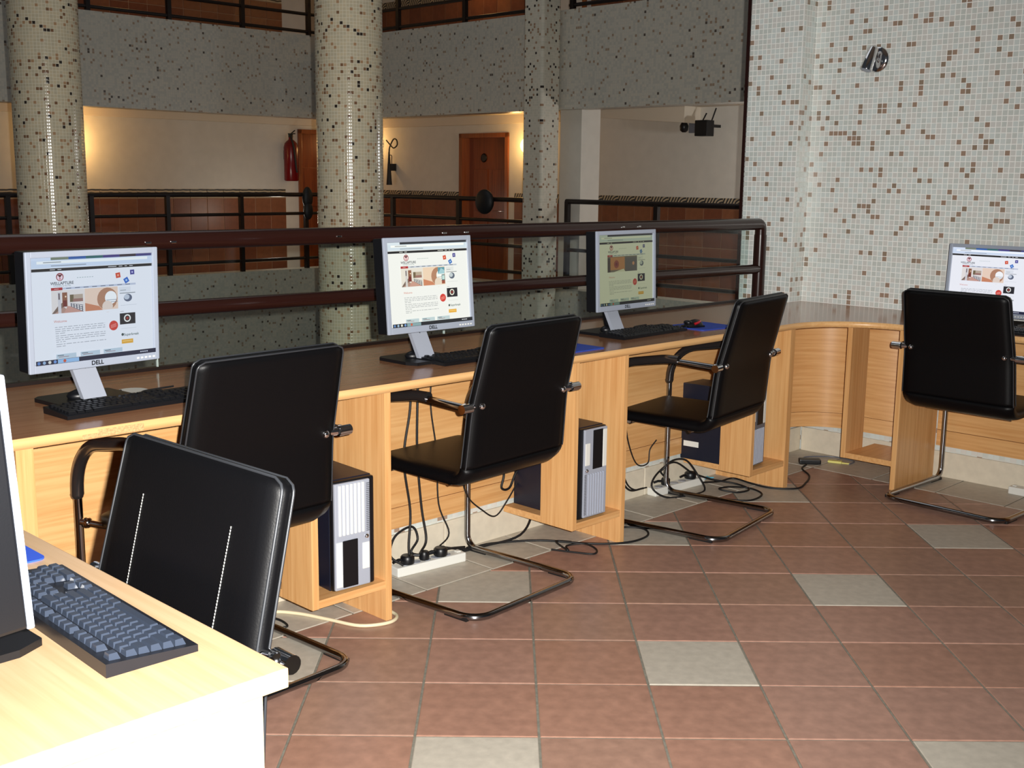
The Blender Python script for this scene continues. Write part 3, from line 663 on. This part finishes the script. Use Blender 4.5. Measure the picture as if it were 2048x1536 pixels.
# ------------------------------------------------------------------ monitors
SCR = {}
def scol(c, s):
    k = (c, round(s, 2))
    if k not in SCR: SCR[k] = emis('screen_%02x%02x%02x_%d' % (c[0], c[1], c[2], int(s*100)), srgb(*c), s)
    return SCR[k]
def make_screen(parent, w, h, s, tint, variant, y=-.0005):
    mats = []; mb = MB(); lay = [0]
    def idx(c):
        c = tuple(int(max(0, min(255, c[i]*tint[i]))) for i in range(3)); m = scol(c, s)
        if m not in mats: mats.append(m)
        return mats.index(m)
    X0, Z0 = -w/2, h
    def P(u, v, l): return (X0+u*w, y-l*.00006, Z0-v*h)
    def poly(uv, c):
        lay[0] += 1; mb.add([P(u, v, lay[0]) for u, v in uv][::-1] if False else [P(u, v, lay[0]) for u, v in uv], [list(range(len(uv)))], idx(c))
    def rect(u0, u1, v0, v1, c): poly([(u0, v1), (u1, v1), (u1, v0), (u0, v0)], c)
    def disc(u, v, r, c, sx=1, n=20): poly([(u+r*sx*math.cos(2*math.pi*i/n), v-r*w/h*math.sin(2*math.pi*i/n)) for i in range(n)], c)
    def sqr(u, v, r, an, c): poly([(u+r*math.cos(R_(an+90*i+45)), v-r*w/h*math.sin(R_(an+90*i+45))) for i in range(4)], c)
    rr = random.Random(3)
    rect(0, 1, 0, 1, (236, 238, 240))
    if variant == 1:
        for i, c in enumerate(((120, 130, 110), (40, 90, 160), (40, 100, 100), (60, 50, 120), (50, 40, 50), (60, 60, 120))): rect(.16+i*.14, .16+(i+1)*.14, 0, .028, c)
    else: rect(0, 1, 0, .028, (30, 34, 44))
    rect(0, .16, .004, .03, (214, 226, 240)); rect(0, 1, .028, .10, (206, 220, 236)); rect(.05, .96, .036, .062, (244, 248, 250)); rect(.1, .24, .045, .052, (120, 130, 140)); rect(.16, .44, .078, .085, (130, 140, 150))
    rect(0, 1, .105, .132, (14, 14, 20))
    for u0, u1 in ((.15, .19), (.21, .24), (.62, .69), (.71, .74), (.76, .78), (.80, .83)): rect(u0, u1, .115, .121, (220, 220, 220))
    disc(.225, .188, .030, (150, 60, 66)); disc(.225, .190, .023, (240, 214, 220)); poly([(.205, .166), (.225, .196), (.245, .166)], (90, 30, 36)); disc(.225, .205, .007, (200, 120, 130))
    for i in range(7): rect(.36+i*.02, .373+i*.02, .2, .207, (176, 190, 190))
    sqr(.70, .205, .028, 8, (206, 70, 44)); sqr(.70, .205, .010, 8, (240, 170, 140)); sqr(.77, .258, .028, 28, (40, 100, 190)); sqr(.77, .258, .010, 28, (170, 210, 240)); sqr(.822, .182, .026, 2, (60, 60, 140)); sqr(.822, .182, .009, 2, (190, 190, 230))
    rect(.24, .85, .289, .307, (190, 198, 214))
    for i in range(8): rect(.27+i*.07, .31+i*.07, .295, .301, (90, 96, 110))
    rect(.15, .24, .286, .312, (170, 40, 44)); rect(.175, .21, .297, .302, (230, 190, 190))
    # banner photograph
    if variant != 3:
        rect(.15, .69, .312, .53, (226, 220, 214)); poly([(.15, .53), (.245, .47), (.30, .53)], (176, 140, 126)); poly([(.15, .53), (.20, .46), (.235, .43), (.245, .47), (.17, .53)], (120, 100, 90))
        rect(.20, .225, .33, .53, (206, 204, 206)); rect(.205, .216, .34, .40, (96, 80, 84)); rect(.235, .275, .335, .47, (140, 90, 66)); rect(.24, .27, .41, .47, (110, 40, 36)); disc(.262, .375, .006, (250, 226, 190))
        poly([(.245, .53), (.275, .465), (.30, .47), (.40, .53)], (196, 150, 136)); rect(.295, .40, .36, .40, (180, 164, 146)); rect(.295, .325, .36, .43, (110, 96, 70)); rect(.32, .40, .40, .43, (150, 110, 100))
        for i in range(5): poly([(.30+i*.022, .44+i*.008), (.306+i*.022, .44+i*.008), (.308+i*.022, .475+i*.012), (.302+i*.022, .475+i*.012)], (30, 44, 70))
        for i in range(4): poly([(.30, .44+i*.010), (.40, .465+i*.02), (.40, .470+i*.02), (.30, .443+i*.010)], (40, 60, 90))
        rect(.415, .69, .312, .53, (232, 206, 184)); poly([(.415, .53), (.415, .45), (.53, .49), (.56, .53)], (200, 130, 96))
        disc(.60, .425, .085, (176, 128, 100)); disc(.63, .415, .050, (244, 246, 244)); rect(.59, .68, .435, .441, (150, 160, 170)); rect(.60, .685, .455, .46, (120, 130, 140)); disc(.60, .50, .045, (226, 210, 196), 1, 16); rect(.15, .69, .53, .553, (236, 238, 240)); rect(.69, .75, .312, .55, (236, 238, 240))
        if variant == 2:
            rect(.60, .685, .32, .40, (90, 150, 170)); poly([(.60, .40), (.64, .33), (.685, .36), (.685, .40)], (160, 200, 214)); rect(.645, .685, .41, .48, (70, 100, 110)); rect(.65, .68, .42, .47, (190, 220, 220)); rect(.645, .685, .48, .52, (150, 80, 60))
    else:
        rect(.15, .69, .312, .53, (120, 110, 100)); rect(.20, .46, .32, .50, (190, 130, 80)); disc(.31, .42, .045, (150, 70, 50)); disc(.31, .42, .02, (120, 40, 40)); rect(.15, .20, .33, .53, (70, 60, 56)); rect(.47, .69, .33, .53, (96, 92, 96)); disc(.62, .42, .02, (210, 150, 120)); poly([(.26, .53), (.44, .49), (.47, .53)], (220, 220, 210))
    # right-hand column
    rect(.70, .80, .32, .37, (222, 226, 230)); rect(.71, .76, .35, .356, (150, 160, 160)); rect(.705, .84, .378, .386, (140, 146, 150))
    disc(.775, .43, .030, (90, 100, 120), 1.2); disc(.765, .422, .020, (190, 200, 210), 1.2); rect(.71, .85, .50, .503, (190, 196, 200))
    rect(.705, .735, .56, .564, (150, 150, 150)); rect(.70, .835, .58, .69, (24, 24, 34)); disc(.765, .632, .030, (236, 236, 226)); disc(.765, .632, .020, (40, 20, 24)); disc(.765, .632, .011, (150, 50, 44)); rect(.71, .84, .73, .733, (200, 204, 206))
    disc(.645, .692, .038, (206, 60, 50)); 
    for i in range(3): poly([(.62, .70+i*.012-.012), (.668, .685+i*.012-.012), (.668, .689+i*.012-.012), (.62, .704+i*.012-.012)], (244, 170, 160))
    disc(.72, .79, .011, (60, 76, 76)); rect(.71, .81, .84, .882, (226, 170, 60)); rect(.72, .80, .855, .86, (250, 220, 150))
    for blk, (v0, nl) in enumerate(((.655, 4), (.735, 4), (.815, 2))):
        for i in range(nl):
            u = .165; e = .57 if i < nl-1 else .24
            while u < e:
                du = rr.uniform(.012, .05); rect(u, min(u+du, e), v0+i*.019, v0+i*.019+.006, (164, 168, 174)); u += du+.008
    for u0 in (.16, .355, .545): rect(u0, u0+.16, .912, .955, (188, 206, 216)); rect(u0+.01, u0+.06, .922, .928, (60, 66, 80)); rect(u0+.02, u0+.1, .936, .941, (150, 110, 110))
    rect(0, 1, .957, 1, (20, 26, 56) if variant == 1 else (24, 28, 36))
    rect(.17, .34, .96, .997, (150, 190, 226) if variant == 1 else (130, 160, 170)); disc(.225, .978, .012, (200, 90, 60))
    for i, c in enumerate(((90, 130, 190), (150, 180, 210), (220, 220, 210), (110, 150, 210))): disc(.022+i*.042, .978, .012, c)
    for i in range(4): rect(.86+i*.018, .872+i*.018, .972, .984, (200, 204, 214))
    sc_ = part('screen', mb, mats, parent, label='lit screen showing a hotel web page')
    def txt(s_, size, u, v, c, bold=0):
        lay[0] += 1; cc = tuple(int(max(0, min(255, c[i]*tint[i]))) for i in range(3))
        me = text_mesh(s_, size*w, scol(cc, s), bold*w); o = link('lettering', me, sc_, P(u, v, lay[0])); o.rotation_euler = (R_(90), 0, 0)
    txt('WELLAPTURE', .030, .225, .243, (70, 80, 90), .0006); txt('TOWERS & HOTEL', .017, .225, .268, (130, 150, 156))
    txt('Welcome', .026, .20, .60, (206, 110, 90)); txt('Superbreak', .028, .785, .79, (90, 110, 106), .0004)
    return sc_
def make_monitor(label, a, b, z, yaw, tilt, strength, tint, variant, w=.40, h=.328, bs=0):
    t = thing('monitor', label, 'monitor', a, b, ZT, math.degrees(yaw), 'silver flat monitors')
    zc = z-ZT
    # local x = viewer's left to right, -y = towards the viewer
    T = Matrix.Translation((0, 0, zc)) @ Matrix.Rotation(-tilt, 4, 'X')
    hold = t
    def mpart(name, m_, mats, par=None): 
        o = part(name, m_, mats, par or t); o.matrix_local = T; return o
    bz = .017; bb = .024
    m_ = MB()
    m_.box(-w/2, -w/2+bz, -.018, -.008, 0, h, c=.003); m_.box(w/2-bz, w/2, -.018, -.008, 0, h, c=.003)
    m_.box(-w/2+bz-.003, w/2-bz+.003, -.018, -.008, h-bz, h, c=.003); m_.box(-w/2+bz-.003, w/2-bz+.003, -.018, -.008, 0, bb, c=.003)
    mpart('bezel', m_, SILV2)
    m_ = MB(); m_.box(-w/2+.001, w/2-.001, -.010, .042, .001, h-.001, c=.005); m_.box(-w/2+.05, w/2-.05, .04, .065, .05, h-.05, c=.01); mpart('back_housing', m_, PLBLK)
    sw, sh = w-2*bz+.002, h-bz-bb+.002
    m_ = MB(); m_.box(-sw/2, sw/2, -.012, .005, bb-.001, h-bz+.001); mpart('screen_panel', m_, PLBLK)
    sc_ = make_screen(t, sw, sh, strength, tint, variant, -.0122); sc_.matrix_local = T @ Matrix.Translation((0, 0, bb-.001))
    me = text_mesh('DELL', .017, PLBLK, .0005); o = link('brand_lettering', me, t); o.matrix_local = T @ Matrix.Translation((0, -.0186, bb/2)) @ Matrix.Rotation(R_(90), 4, 'X')
    m_ = MB()
    for i in range(5): m_.box(w/2-.075+i*.013, w/2-.068+i*.013, -.0195, -.017, .008, .013, c=.001)
    mpart('button', m_, WHITEP)
    m_ = MB(); pts = [(0, .088, zc+.14), (.0, .105, zc+.05), (.02, .045, .014)]
    wd_ = .036
    prof = fillet(pts, [0, .03, 0], 6)
    vs = []
    for p in prof: vs += [(p.x-wd_, p.y-.009, p.z), (p.x+wd_, p.y-.009, p.z), (p.x+wd_, p.y+.009, p.z), (p.x-wd_, p.y+.009, p.z)]
    k = len(prof); fs = [(i*4+j, i*4+(j+1) % 4, (i+1)*4+(j+1) % 4, (i+1)*4+j) for i in range(k-1) for j in range(4)]+[(3, 2, 1, 0), ((k-1)*4, (k-1)*4+1, (k-1)*4+2, (k-1)*4+3)]
    fs = [f[::-1] for f in fs]; m_.add(vs, fs); part('neck', m_, SILV, t)
    m_ = MB(); m_.tube([(0, .05, zc+.16), (0, .085, zc+.16)], .05, 20); m_.tube([(.0, .118, zc+.12), (.02, .085, .016)], .020, 12, sx=1.4); m_.ball((.012, .085, .018), .035, sc=(1.5, .9, .55)); part('neck_spine', m_, PLBLK, t)
    m_ = MB(); m_.prism([(x, y+bs) for x, y in ((-.095, .02), (-.075, -.02), (.115, -.02), (.14, .02), (.14, .165), (.11, .185), (-.075, .185), (-.095, .165))], 0, .011); part('base_plate', m_, PLBLK, t)
    m_ = MB(); m_.tube(smooth_path([(.03, .05, zc+.05), (.05, .08, zc-.02), (.075, .11, .03), (.09, .12, .004), (.16, .13, .004)]), .0035, 8); part('video_cable', m_, RUB, t)
    return t
make_monitor('first silver monitor of the row, at the far left with a bluish white page', 1.465, 3.10, .903, .089, -.036, .80, (.97, 1, 1.05), 1)
make_monitor('second silver monitor of the row, with the brightest page, right of the round column', 2.674, 3.047, .906, -.005, .083, 1.0, (1.02, 1.02, .98), 2)
make_monitor('third silver monitor of the row, its page dim and greenish', 3.772, 3.067, .902, .03, .04, .34, (.98, 1.0, .82), 3)
make_monitor('silver monitor at the right edge in front of the tiled wall', 5.37, 2.205, .830, R_(-90), .06, .95, (1.0, 1.0, 1.03), 1)
make_monitor('foreground monitor seen edge-on at the left border', .545, 1.603, .868, R_(91.5), .055, .8, (.97, 1, 1.05), 1, bs=-.06)

# ------------------------------------------------------------------ keyboards, mice, mats
KR = [(0, [(0, 1)]+[(2+i, 1) for i in range(4)]+[(6.5+i, 1) for i in range(4)]+[(11+i, 1) for i in range(4)]+[(15.4+i, 1) for i in range(3)])]
KR.append((1.35, [(i, 1) for i in range(13)]+[(13, 2)]+[(15.4+i, 1) for i in range(3)]+[(18.8+i, 1) for i in range(4)]))
KR.append((2.35, [(0, 1.5)]+[(1.5+i, 1) for i in range(12)]+[(13.5, 1.5)]+[(15.4+i, 1) for i in range(3)]+[(18.8+i, 1) for i in range(4)]))
KR.append((3.35, [(0, 1.75)]+[(1.75+i, 1) for i in range(11)]+[(12.75, 2.25)]+[(18.8+i, 1) for i in range(3)]))
KR.append((4.35, [(0, 2.25)]+[(2.25+i, 1) for i in range(10)]+[(12.25, 2.75)]+[(16.4, 1)]+[(18.8+i, 1) for i in range(4)]))
KR.append((5.35, [(0, 1.4), (1.4, 1.2), (2.6, 1.3), (3.9, 6.2), (10.1, 1.2), (11.3, 1.2), (12.5, 1.1), (13.6, 1.4)]+[(15.4+i, 1) for i in range(3)]+[(18.8, 2), (20.8, 1), (21.8, 1)]))
def cap_mesh(mb, x0, x1, y0, y1, z0, h=.008):
    vs = [(x0, y0, z0), (x1, y0, z0), (x1, y1, z0), (x0, y1, z0)]; i = .0026
    vs += [(x0+i, y0+i*1.3, z0+h), (x1-i, y0+i*1.3, z0+h), (x1-i, y1-i*.6, z0+h), (x0+i, y1-i*.6, z0+h)]
    mb.add(vs, [(4, 5, 6, 7), (0, 1, 5, 4), (1, 2, 6, 5), (2, 3, 7, 6), (3, 0, 4, 7)])
def keyboard(label, a, b, th, single_keys):
    t = thing('keyboard', label, 'keyboard', a, b, ZT, th, None if single_keys else 'black keyboards on the desk row')
    Wk, Dk = .450, .132; u = .0188; ox = -Wk/2+.010
    m_ = MB(); m_.add([(-Wk/2, -Dk/2, 0), (Wk/2, -Dk/2, 0), (Wk/2, Dk/2, 0), (-Wk/2, Dk/2, 0), (-Wk/2, -Dk/2, .010), (Wk/2, -Dk/2, .010), (Wk/2, Dk/2, .019), (-Wk/2, Dk/2, .019)],
                      [(3, 2, 1, 0), (4, 5, 6, 7), (0, 1, 5, 4), (1, 2, 6, 5), (2, 3, 7, 6), (3, 0, 4, 7)]); part('tray', m_, KEYB if single_keys else PLBLK, t)
    meshes = {}; allk = MB()
    for r, keys in KR:
        y1 = Dk/2-.009-r*.0176; y0 = y1-.0176+.0015
        zz = .0095+.009*((y0+y1)/2+Dk/2)/Dk
        for x, wk in keys:
            x0 = ox+x*u; x1 = x0+wk*u-.0015
            if single_keys:
                if wk not in meshes: q = MB(); cap_mesh(q, 0, wk*u-.0015, 0, .0161, 0, .009); meshes[wk] = q.mesh('key', KEYM)
                link('key', meshes[wk], t, (x0, y0, zz))
            else: cap_mesh(allk, x0, x1, y0, y1, zz, .007)
    if not single_keys: o = part('keycaps', allk, PLBLK, t); o['kind'] = 'stuff'
    m_ = MB(); m_.tube(smooth_path([(.1, Dk/2-.002, .012), (.1, Dk/2+.04, .01), (.14, Dk/2+.09, .004), (.24, Dk/2+.10, .004)]), .003, 8); part('cable', m_, RUB, t)
    return t
keyboard('large black keyboard in the foreground on the pale desk', .712, 1.590, 88.5, True)
keyboard('black keyboard in front of the first monitor', 1.535, 3.03, 3, False)
keyboard('black keyboard in front of the second monitor', 2.89, 3.025, 0, False)
keyboard('black keyboard in front of the third monitor', 3.885, 3.045, 2, False)
keyboard('black keyboard in front of the right-hand monitor, behind the chair', 5.17, 2.13, -90, False)
def mat_(label, a, b, th, w, d):
    m_ = MB(); m_.prism(sum([arc(sx*(w/2-.015), sy*(d/2-.015), .015, q, q+90, 4) for sx, sy, q in ((1, 1, 0), (-1, 1, 90), (-1, -1, 180), (1, -1, 270))], []), 0, .003)
    return single('mouse_mat', m_, BLUEF, label, 'mouse mat', a, b, ZT, th, 'blue mouse mats')
mat_('blue mouse mat at the far end of the pale foreground desk', .69, 1.985, 0, .20, .20)
mat_('blue mouse mat right of the third keyboard, under the red mouse', 4.29, 3.03, -6, .24, .21)
mat_('blue mouse mat glimpsed right of the second chair', 3.33, 2.97, 0, .2, .19)
def mouse(label, a, b, z, th, m1, m2):
    t = thing('mouse', label, 'mouse', a, b, z, th)
    m_ = MB(); bm = bmesh.new(); bmesh.ops.create_uvsphere(bm, u_segments=20, v_segments=10, radius=1)
    for v in bm.verts: v.co = Vector((v.co.x*.031, v.co.y*.054, max(0, v.co.z)*.033*(1-.25*v.co.y)))
    m_.bm(bm, 0, True); part('shell', m_, m1, t)
    m_ = MB(); m_.tube([(.0255*math.cos(i*math.pi/9), -.004+.046*math.sin(i*math.pi/9) if False else -.046*math.sin(i*math.pi/9)+.012, .016+.010*math.sin(i*math.pi/9)) for i in range(10)], .006, 8); part('side_trim', m_, REDP, t, label='glossy red rim')
    m_ = MB(); m_.box(-.029, .029, -.046, .046, .0, .008, c=.003); m_.ball((0, .03, .022), .014, sc=(1.6, 1.3, .7)); part('buttons', m_, m2, t)
    m_ = MB(); m_.tube(smooth_path([(0, .05, .012), (.02, .1, .004), (-.05, .16, .003), (-.12, .17, .003)]), .0018, 6); part('cable', m_, RUB, t)
mouse('black mouse with a red rim on the blue mat beside the third monitor', 4.22, 3.035, ZT+.003, 75, PLBLK, PLBLK)
m_ = MB(); m_.prism(arc(0, 0, .045, 0, 345, 20), 0, .002)
single('white_disc', m_, WHITEP, 'small white disc lying on the desk right of the first monitor stand', 'disc', 1.645, 3.235, ZT)

# ------------------------------------------------------------------ computers
def tower(label, a, b, z, th, flip, mats):
    t = thing('computer_tower', label, 'computer', a, b, z, th); w, d, h = .158, .348, .362
    cas, face, rib = mats
    rot = Matrix.Translation((0, 0, h)) @ Matrix.Rotation(R_(180), 4, 'Y') if flip else Matrix.Identity(4)
    def pp(n_, m_, mt, lab=None): o = part(n_, m_, mt, t, label=lab); o.matrix_local = rot; return o
    m_ = MB(); m_.box(-w/2, w/2, .02, d, 0, h, c=.003); pp('case', m_, cas)
    m_ = MB(); m_.box(-w/2, w/2, 0, .022, .002, h-.002, c=.008); pp('front_frame', m_, PLBLK)
    m_ = MB(); m_.box(-w/2+.022, w/2-.004, -.008, .004, .008, h-.006, c=.004); pp('front_bezel', m_, face)
    m_ = MB()
    for i in range(7): m_.box(-w/2+.045+i*.0145, -w/2+.053+i*.0145, -.012, -.006, .014, .178, c=.002)
    pp('vent_ribs', m_, rib)
    m_ = MB()
    for i in range(26): m_.box(-w/2+.024, -w/2+.036, -.0085, .004, .02+i*.0062, .0235+i*.0062)
    pp('side_grille', m_, DSILV)
    m_ = MB(); m_.box(-w/2+.07, w/2-.032, -.0105, -.006, .196, h-.012, c=.002); pp('drive_bay', m_, PLBLK)
    m_ = MB(); m_.box(w/2-.030, w/2-.008, -.0105, -.006, .198, h-.016, c=.002); m_.box(-w/2+.026, -w/2+.052, -.0105, -.006, .215, h-.06, c=.002); pp('drive_cover', m_, WHITEP)
    m_ = MB(); m_.ball((-w/2+.036, -.008, .195), .008); pp('power_button', m_, CHROME)
    return t
SH = .138
tower('white-fronted computer tower in the cabinet nearest the foreground chair', 2.172, 2.842, SH, -4, True, (PLNAVY, SILV, WHITEP))
tower('silver-striped computer tower in the cabinet right of the second chair', 3.325, 2.838, SH, 0, False, (PLNAVY, SILV, SILV))
t = tower('computer tower turned sideways in the cabinet behind the third chair', 4.50, 2.86, SH, 6, False, (PLNAVY, DSILV, SILV))
m_ = MB(); m_.box(-.0805, -.079, .252, .332, .062, .088); part('label_sticker', m_, WHITEP, t, label='white sticker on the dark side')

# ------------------------------------------------------------------ power strips, plugs and cables
def strip(label, a, b, th, L_, n, c=WHITEP):
    t = thing('power_strip', label, 'power strip', a, b, 0, th)
    m_ = MB(); m_.box(-L_/2, L_/2, -.027, .027, 0, .036, c=.005); part('body', m_, c, t)
    for i in range(n):
        x = -L_/2+.05+i*(L_-.08)/n; m_ = MB(); m_.lathe([(.019, .0362), (.019, .0368), (.016, .037)], 18, X=Matrix.Translation((x, 0, 0))); part('socket', m_, SILV, t)
    m_ = MB(); m_.box(L_/2-.03, L_/2-.012, -.01, .01, .036, .041, c=.002); part('switch', m_, WHITEP, t); return t
def plug(label, a, b, z, r=.021):
    m_ = MB(); m_.lathe([(r*.9, 0), (r, .004), (r, .026), (r*.8, .032)], 16); m_.tube([(0, 0, .016), (-.03, .02, .018), (-.05, .03, .012)], .006, 8)
    single('power_plug', m_, PLBLK, label, 'plug', a, b, z, rnd.uniform(-20, 20), 'black plugs in the power strips')
strip('white power strip on the floor left of the second chair leg', 2.735, 3.125, -6, .31, 5)
for a, n_ in ((2.64, 'leftmost'), (2.715, 'middle small'), (2.79, 'rightmost')): plug(n_+' black plug in the power strip left of the second chair leg', a, 3.125-(a-2.735)*.1, .037, .026 if n_ != 'middle small' else .019)
strip('white power strip on the floor behind the third chair leg', 4.32, 3.165, -3, .36, 5)
plug('left black plug in the power strip behind the third chair', 4.24, 3.17, .037); plug('right black plug in the power strip behind the third chair', 4.42, 3.16, .037, .028)
strip('white power strip at the right edge on the floor under the tiled wall', 5.44, 1.90, 90, .3, 4)
strip('white power strip half hidden behind the foreground chair', 1.80, 3.10, -3, .3, 4)
def cable(label, pts, r=.0042, m=RUB, n=6):
    m_ = MB(); m_.tube(smooth_path([(a, b, z+r) for a, b, z in pts], n), r, 8)
    return single('cable', m_, m, label, 'cable')
F = 0.0
cable('ivory cable on the floor curling round the first cabinet panel', [(1.95, 3.15, F), (2.05, 3.137, F), (2.11, 3.058, F), (2.15, 2.946, F), (2.19, 2.838, F), (2.272, 2.795, F), (2.33, 2.822, F), (2.345, 2.90, F)], .006, IVORY)
cable('black cable on the floor from the second chair leg past the striped computer', [(2.80, 3.13, .05), (2.86, 3.20, .03), (2.98, 3.18, F), (3.10, 3.165, F), (3.27, 3.06, F), (3.385, 2.893, F), (3.508, 2.80, F), (3.635, 2.80, F), (3.70, 2.87, F), (3.66, 2.94, F), (3.55, 2.95, F)], .0045)
cable('small black cable loop on the terracotta floor beside the striped computer', [(3.22, 2.95, F), (3.26, 2.865, F), (3.30, 2.80, F), (3.35, 2.83, F), (3.36, 2.90, .004), (3.30, 2.94, F), (3.24, 2.88, .009), (3.30, 3.0, .004), (3.35, 2.96, F)], .004)
cable('black cable looping above the power strip left of the second chair leg', [(2.60, 3.11, .04), (2.58, 3.16, .07), (2.62, 3.18, .13), (2.70, 3.18, .15), (2.72, 3.17, .10), (2.68, 3.16, .06), (2.74, 3.15, .04), (2.84, 3.13, .045), (2.95, 3.16, .02)], .0045)
for k, (a, lab) in enumerate(((2.70, 'left'), (2.735, 'middle'), (2.80, 'right'))):
    cable(lab+' black cable hanging down the panel behind the second chair seat', [(a, 3.18, .755), (a-.015, 3.17, .60), (a-.05+.03*k, 3.165, .42), (a-.02+.02*k, 3.165, .22), (a-.04+.05*k, 3.15, .10), (a-.05+.02*k, 3.135, .06)], .0045 if k < 2 else .003)
cable('thin black cable drooping between the second chair and the striped computer', [(2.93, 3.17, .33), (2.97, 3.165, .22), (3.05, 3.17, .15), (3.12, 3.165, .11), (3.18, 3.16, .16), (3.26, 3.17, .24), (3.29, 3.175, .30)], .003)
cable('thicker black cable loop behind the striped computer', [(3.10, 3.17, .33), (3.16, 3.16, .28), (3.15, 3.16, .22), (3.20, 3.165, .21), (3.25, 3.17, .27), (3.30, 3.16, .22), (3.32, 3.15, .10), (3.22, 3.12, .02), (3.05, 3.16, F), (2.95, 3.17, F)], .0048)
for k, (a, lab) in enumerate(((3.86, 'left'), (3.885, 'right'))):
    cable(lab+' black cable hanging behind the third chair arm', [(a, 3.18, .755), (a, 3.17, .6), (a-.04+.03*k, 3.165, .42), (a-.05+.05*k, 3.16, .25), (a+.03, 3.15, .12), (a+.10, 3.155, .06), (a+.20, 3.16, .05)], .0045-.001*k)
cable('thin black cable sagging under the third chair seat', [(3.92, 3.17, .42), (3.95, 3.165, .28), (4.02, 3.17, .17), (4.10, 3.17, .16), (4.12, 3.175, .22), (4.16, 3.17, .26)], .003)
cable('black cable tangled over the power strip behind the third chair', [(4.25, 3.17, .055), (4.20, 3.17, .10), (4.17, 3.14, .12), (4.22, 3.12, .16), (4.34, 3.13, .14), (4.42, 3.12, .06), (4.40, 3.06, F), (4.28, 3.05, F), (4.16, 3.10, F), (4.10, 3.14, .05), (4.16, 3.16, .10), (4.30, 3.17, .13), (4.42, 3.15, .06)], .0045)
cable('black cable coiled on the floor left of the corner cabinet', [(4.44, 3.13, .05), (4.52, 3.10, .02), (4.60, 3.02, F), (4.56, 2.92, F), (4.47, 2.93, F), (4.43, 3.00, .01), (4.50, 2.99, .009), (4.58, 2.93, F), (4.53, 2.83, F), (4.40, 2.81, F), (4.33, 2.90, F), (4.32, 2.98, F)], .0045)
cable('black cable running on the floor round the corner cabinet to the adapter', [(4.44, 3.10, .02), (4.58, 3.10, F), (4.68, 3.09, F), (4.66, 2.97, F), (4.66, 2.87, F), (4.741, 2.775, F), (4.866, 2.80, F), (5.0, 2.86, F), (5.10, 2.96, F), (5.19, 2.99, F)], .0045)
cable('thin black cable on the floor behind the first chair', [(1.90, 3.10, .05), (1.97, 3.04, F), (2.02, 3.0, F), (2.03, 3.08, F), (1.96, 3.12, .01)], .004)
m_ = MB(); m_.box(-.055, .055, -.025, .025, 0, .026, c=.006); single('power_adapter', m_, PLBLK, 'black power adapter on the grey tiles before the corner cabinet', 'adapter', 5.24, 3.0, 0, -50)
m_ = MB(); m_.box(-.035, .035, -.016, .016, 0, .012, c=.004); m_.box(.03, .075, -.006, .006, 0, .006, c=.002); single('yellow_connector', m_, YELL, 'pale yellow connector lying right of the black adapter', 'connector', 5.355, 2.92, 0, -70)
m_ = MB(); m_.tube(smooth_path([(5.26, 3.05, .005), (5.34, 3.08, .005), (5.45, 2.98, .005), (5.44, 2.86, .005), (5.36, 2.84, .005)]), .0035, 8); single('cable', m_, DSILV, 'grey cable curving round the yellow connector', 'cable')
m_ = MB(); m_.prism([(0, .03), (.012, .008), (.034, .006), (.014, -.006), (.02, -.03), (0, -.014), (-.02, -.03), (-.014, -.006), (-.034, .006), (-.012, .008)], 0, .004)
single('blue_scrap', m_, CYAN, 'small light blue scrap on the floor by the corner desk panel', 'scrap', 4.60, 3.19, 0, 20)

# ------------------------------------------------------------------ chrome spotlight on the right wall
t = thing('wall_spotlight', 'chrome swivel spotlight high on the tiled wall', 'wall lamp', 5.656, 2.985, 2.055)
X = Matrix.Rotation(R_(-90), 4, 'Y')
m_ = MB(); m_.lathe([(.062, 0), (.065, .004), (.062, .010), (.045, .017), (.012, .020)], 32, X=X); part('wall_plate', m_, CHROME, t)
m_ = MB(); m_.tube([(-.016, 0, .012), (-.07, .004, .045)], .012, 12); m_.ball((-.066, .004, .042), .02); part('swivel_arm', m_, CHROME, t)
d_ = Vector((-.30, .16, -.94)).normalized(); q0 = Vector((-.066, -.010, .048))
m_ = MB(); m_.tube([q0-d_*.014, q0, q0+d_*.105, q0+d_*.113], [.012, .026, .031, .029], 20); part('lamp_head', m_, CHROME, t)
m_ = MB(); m_.tube([q0+d_*.1135, q0+d_*.116], [.026, .022], 20); part('lens', m_, SILV2, t)
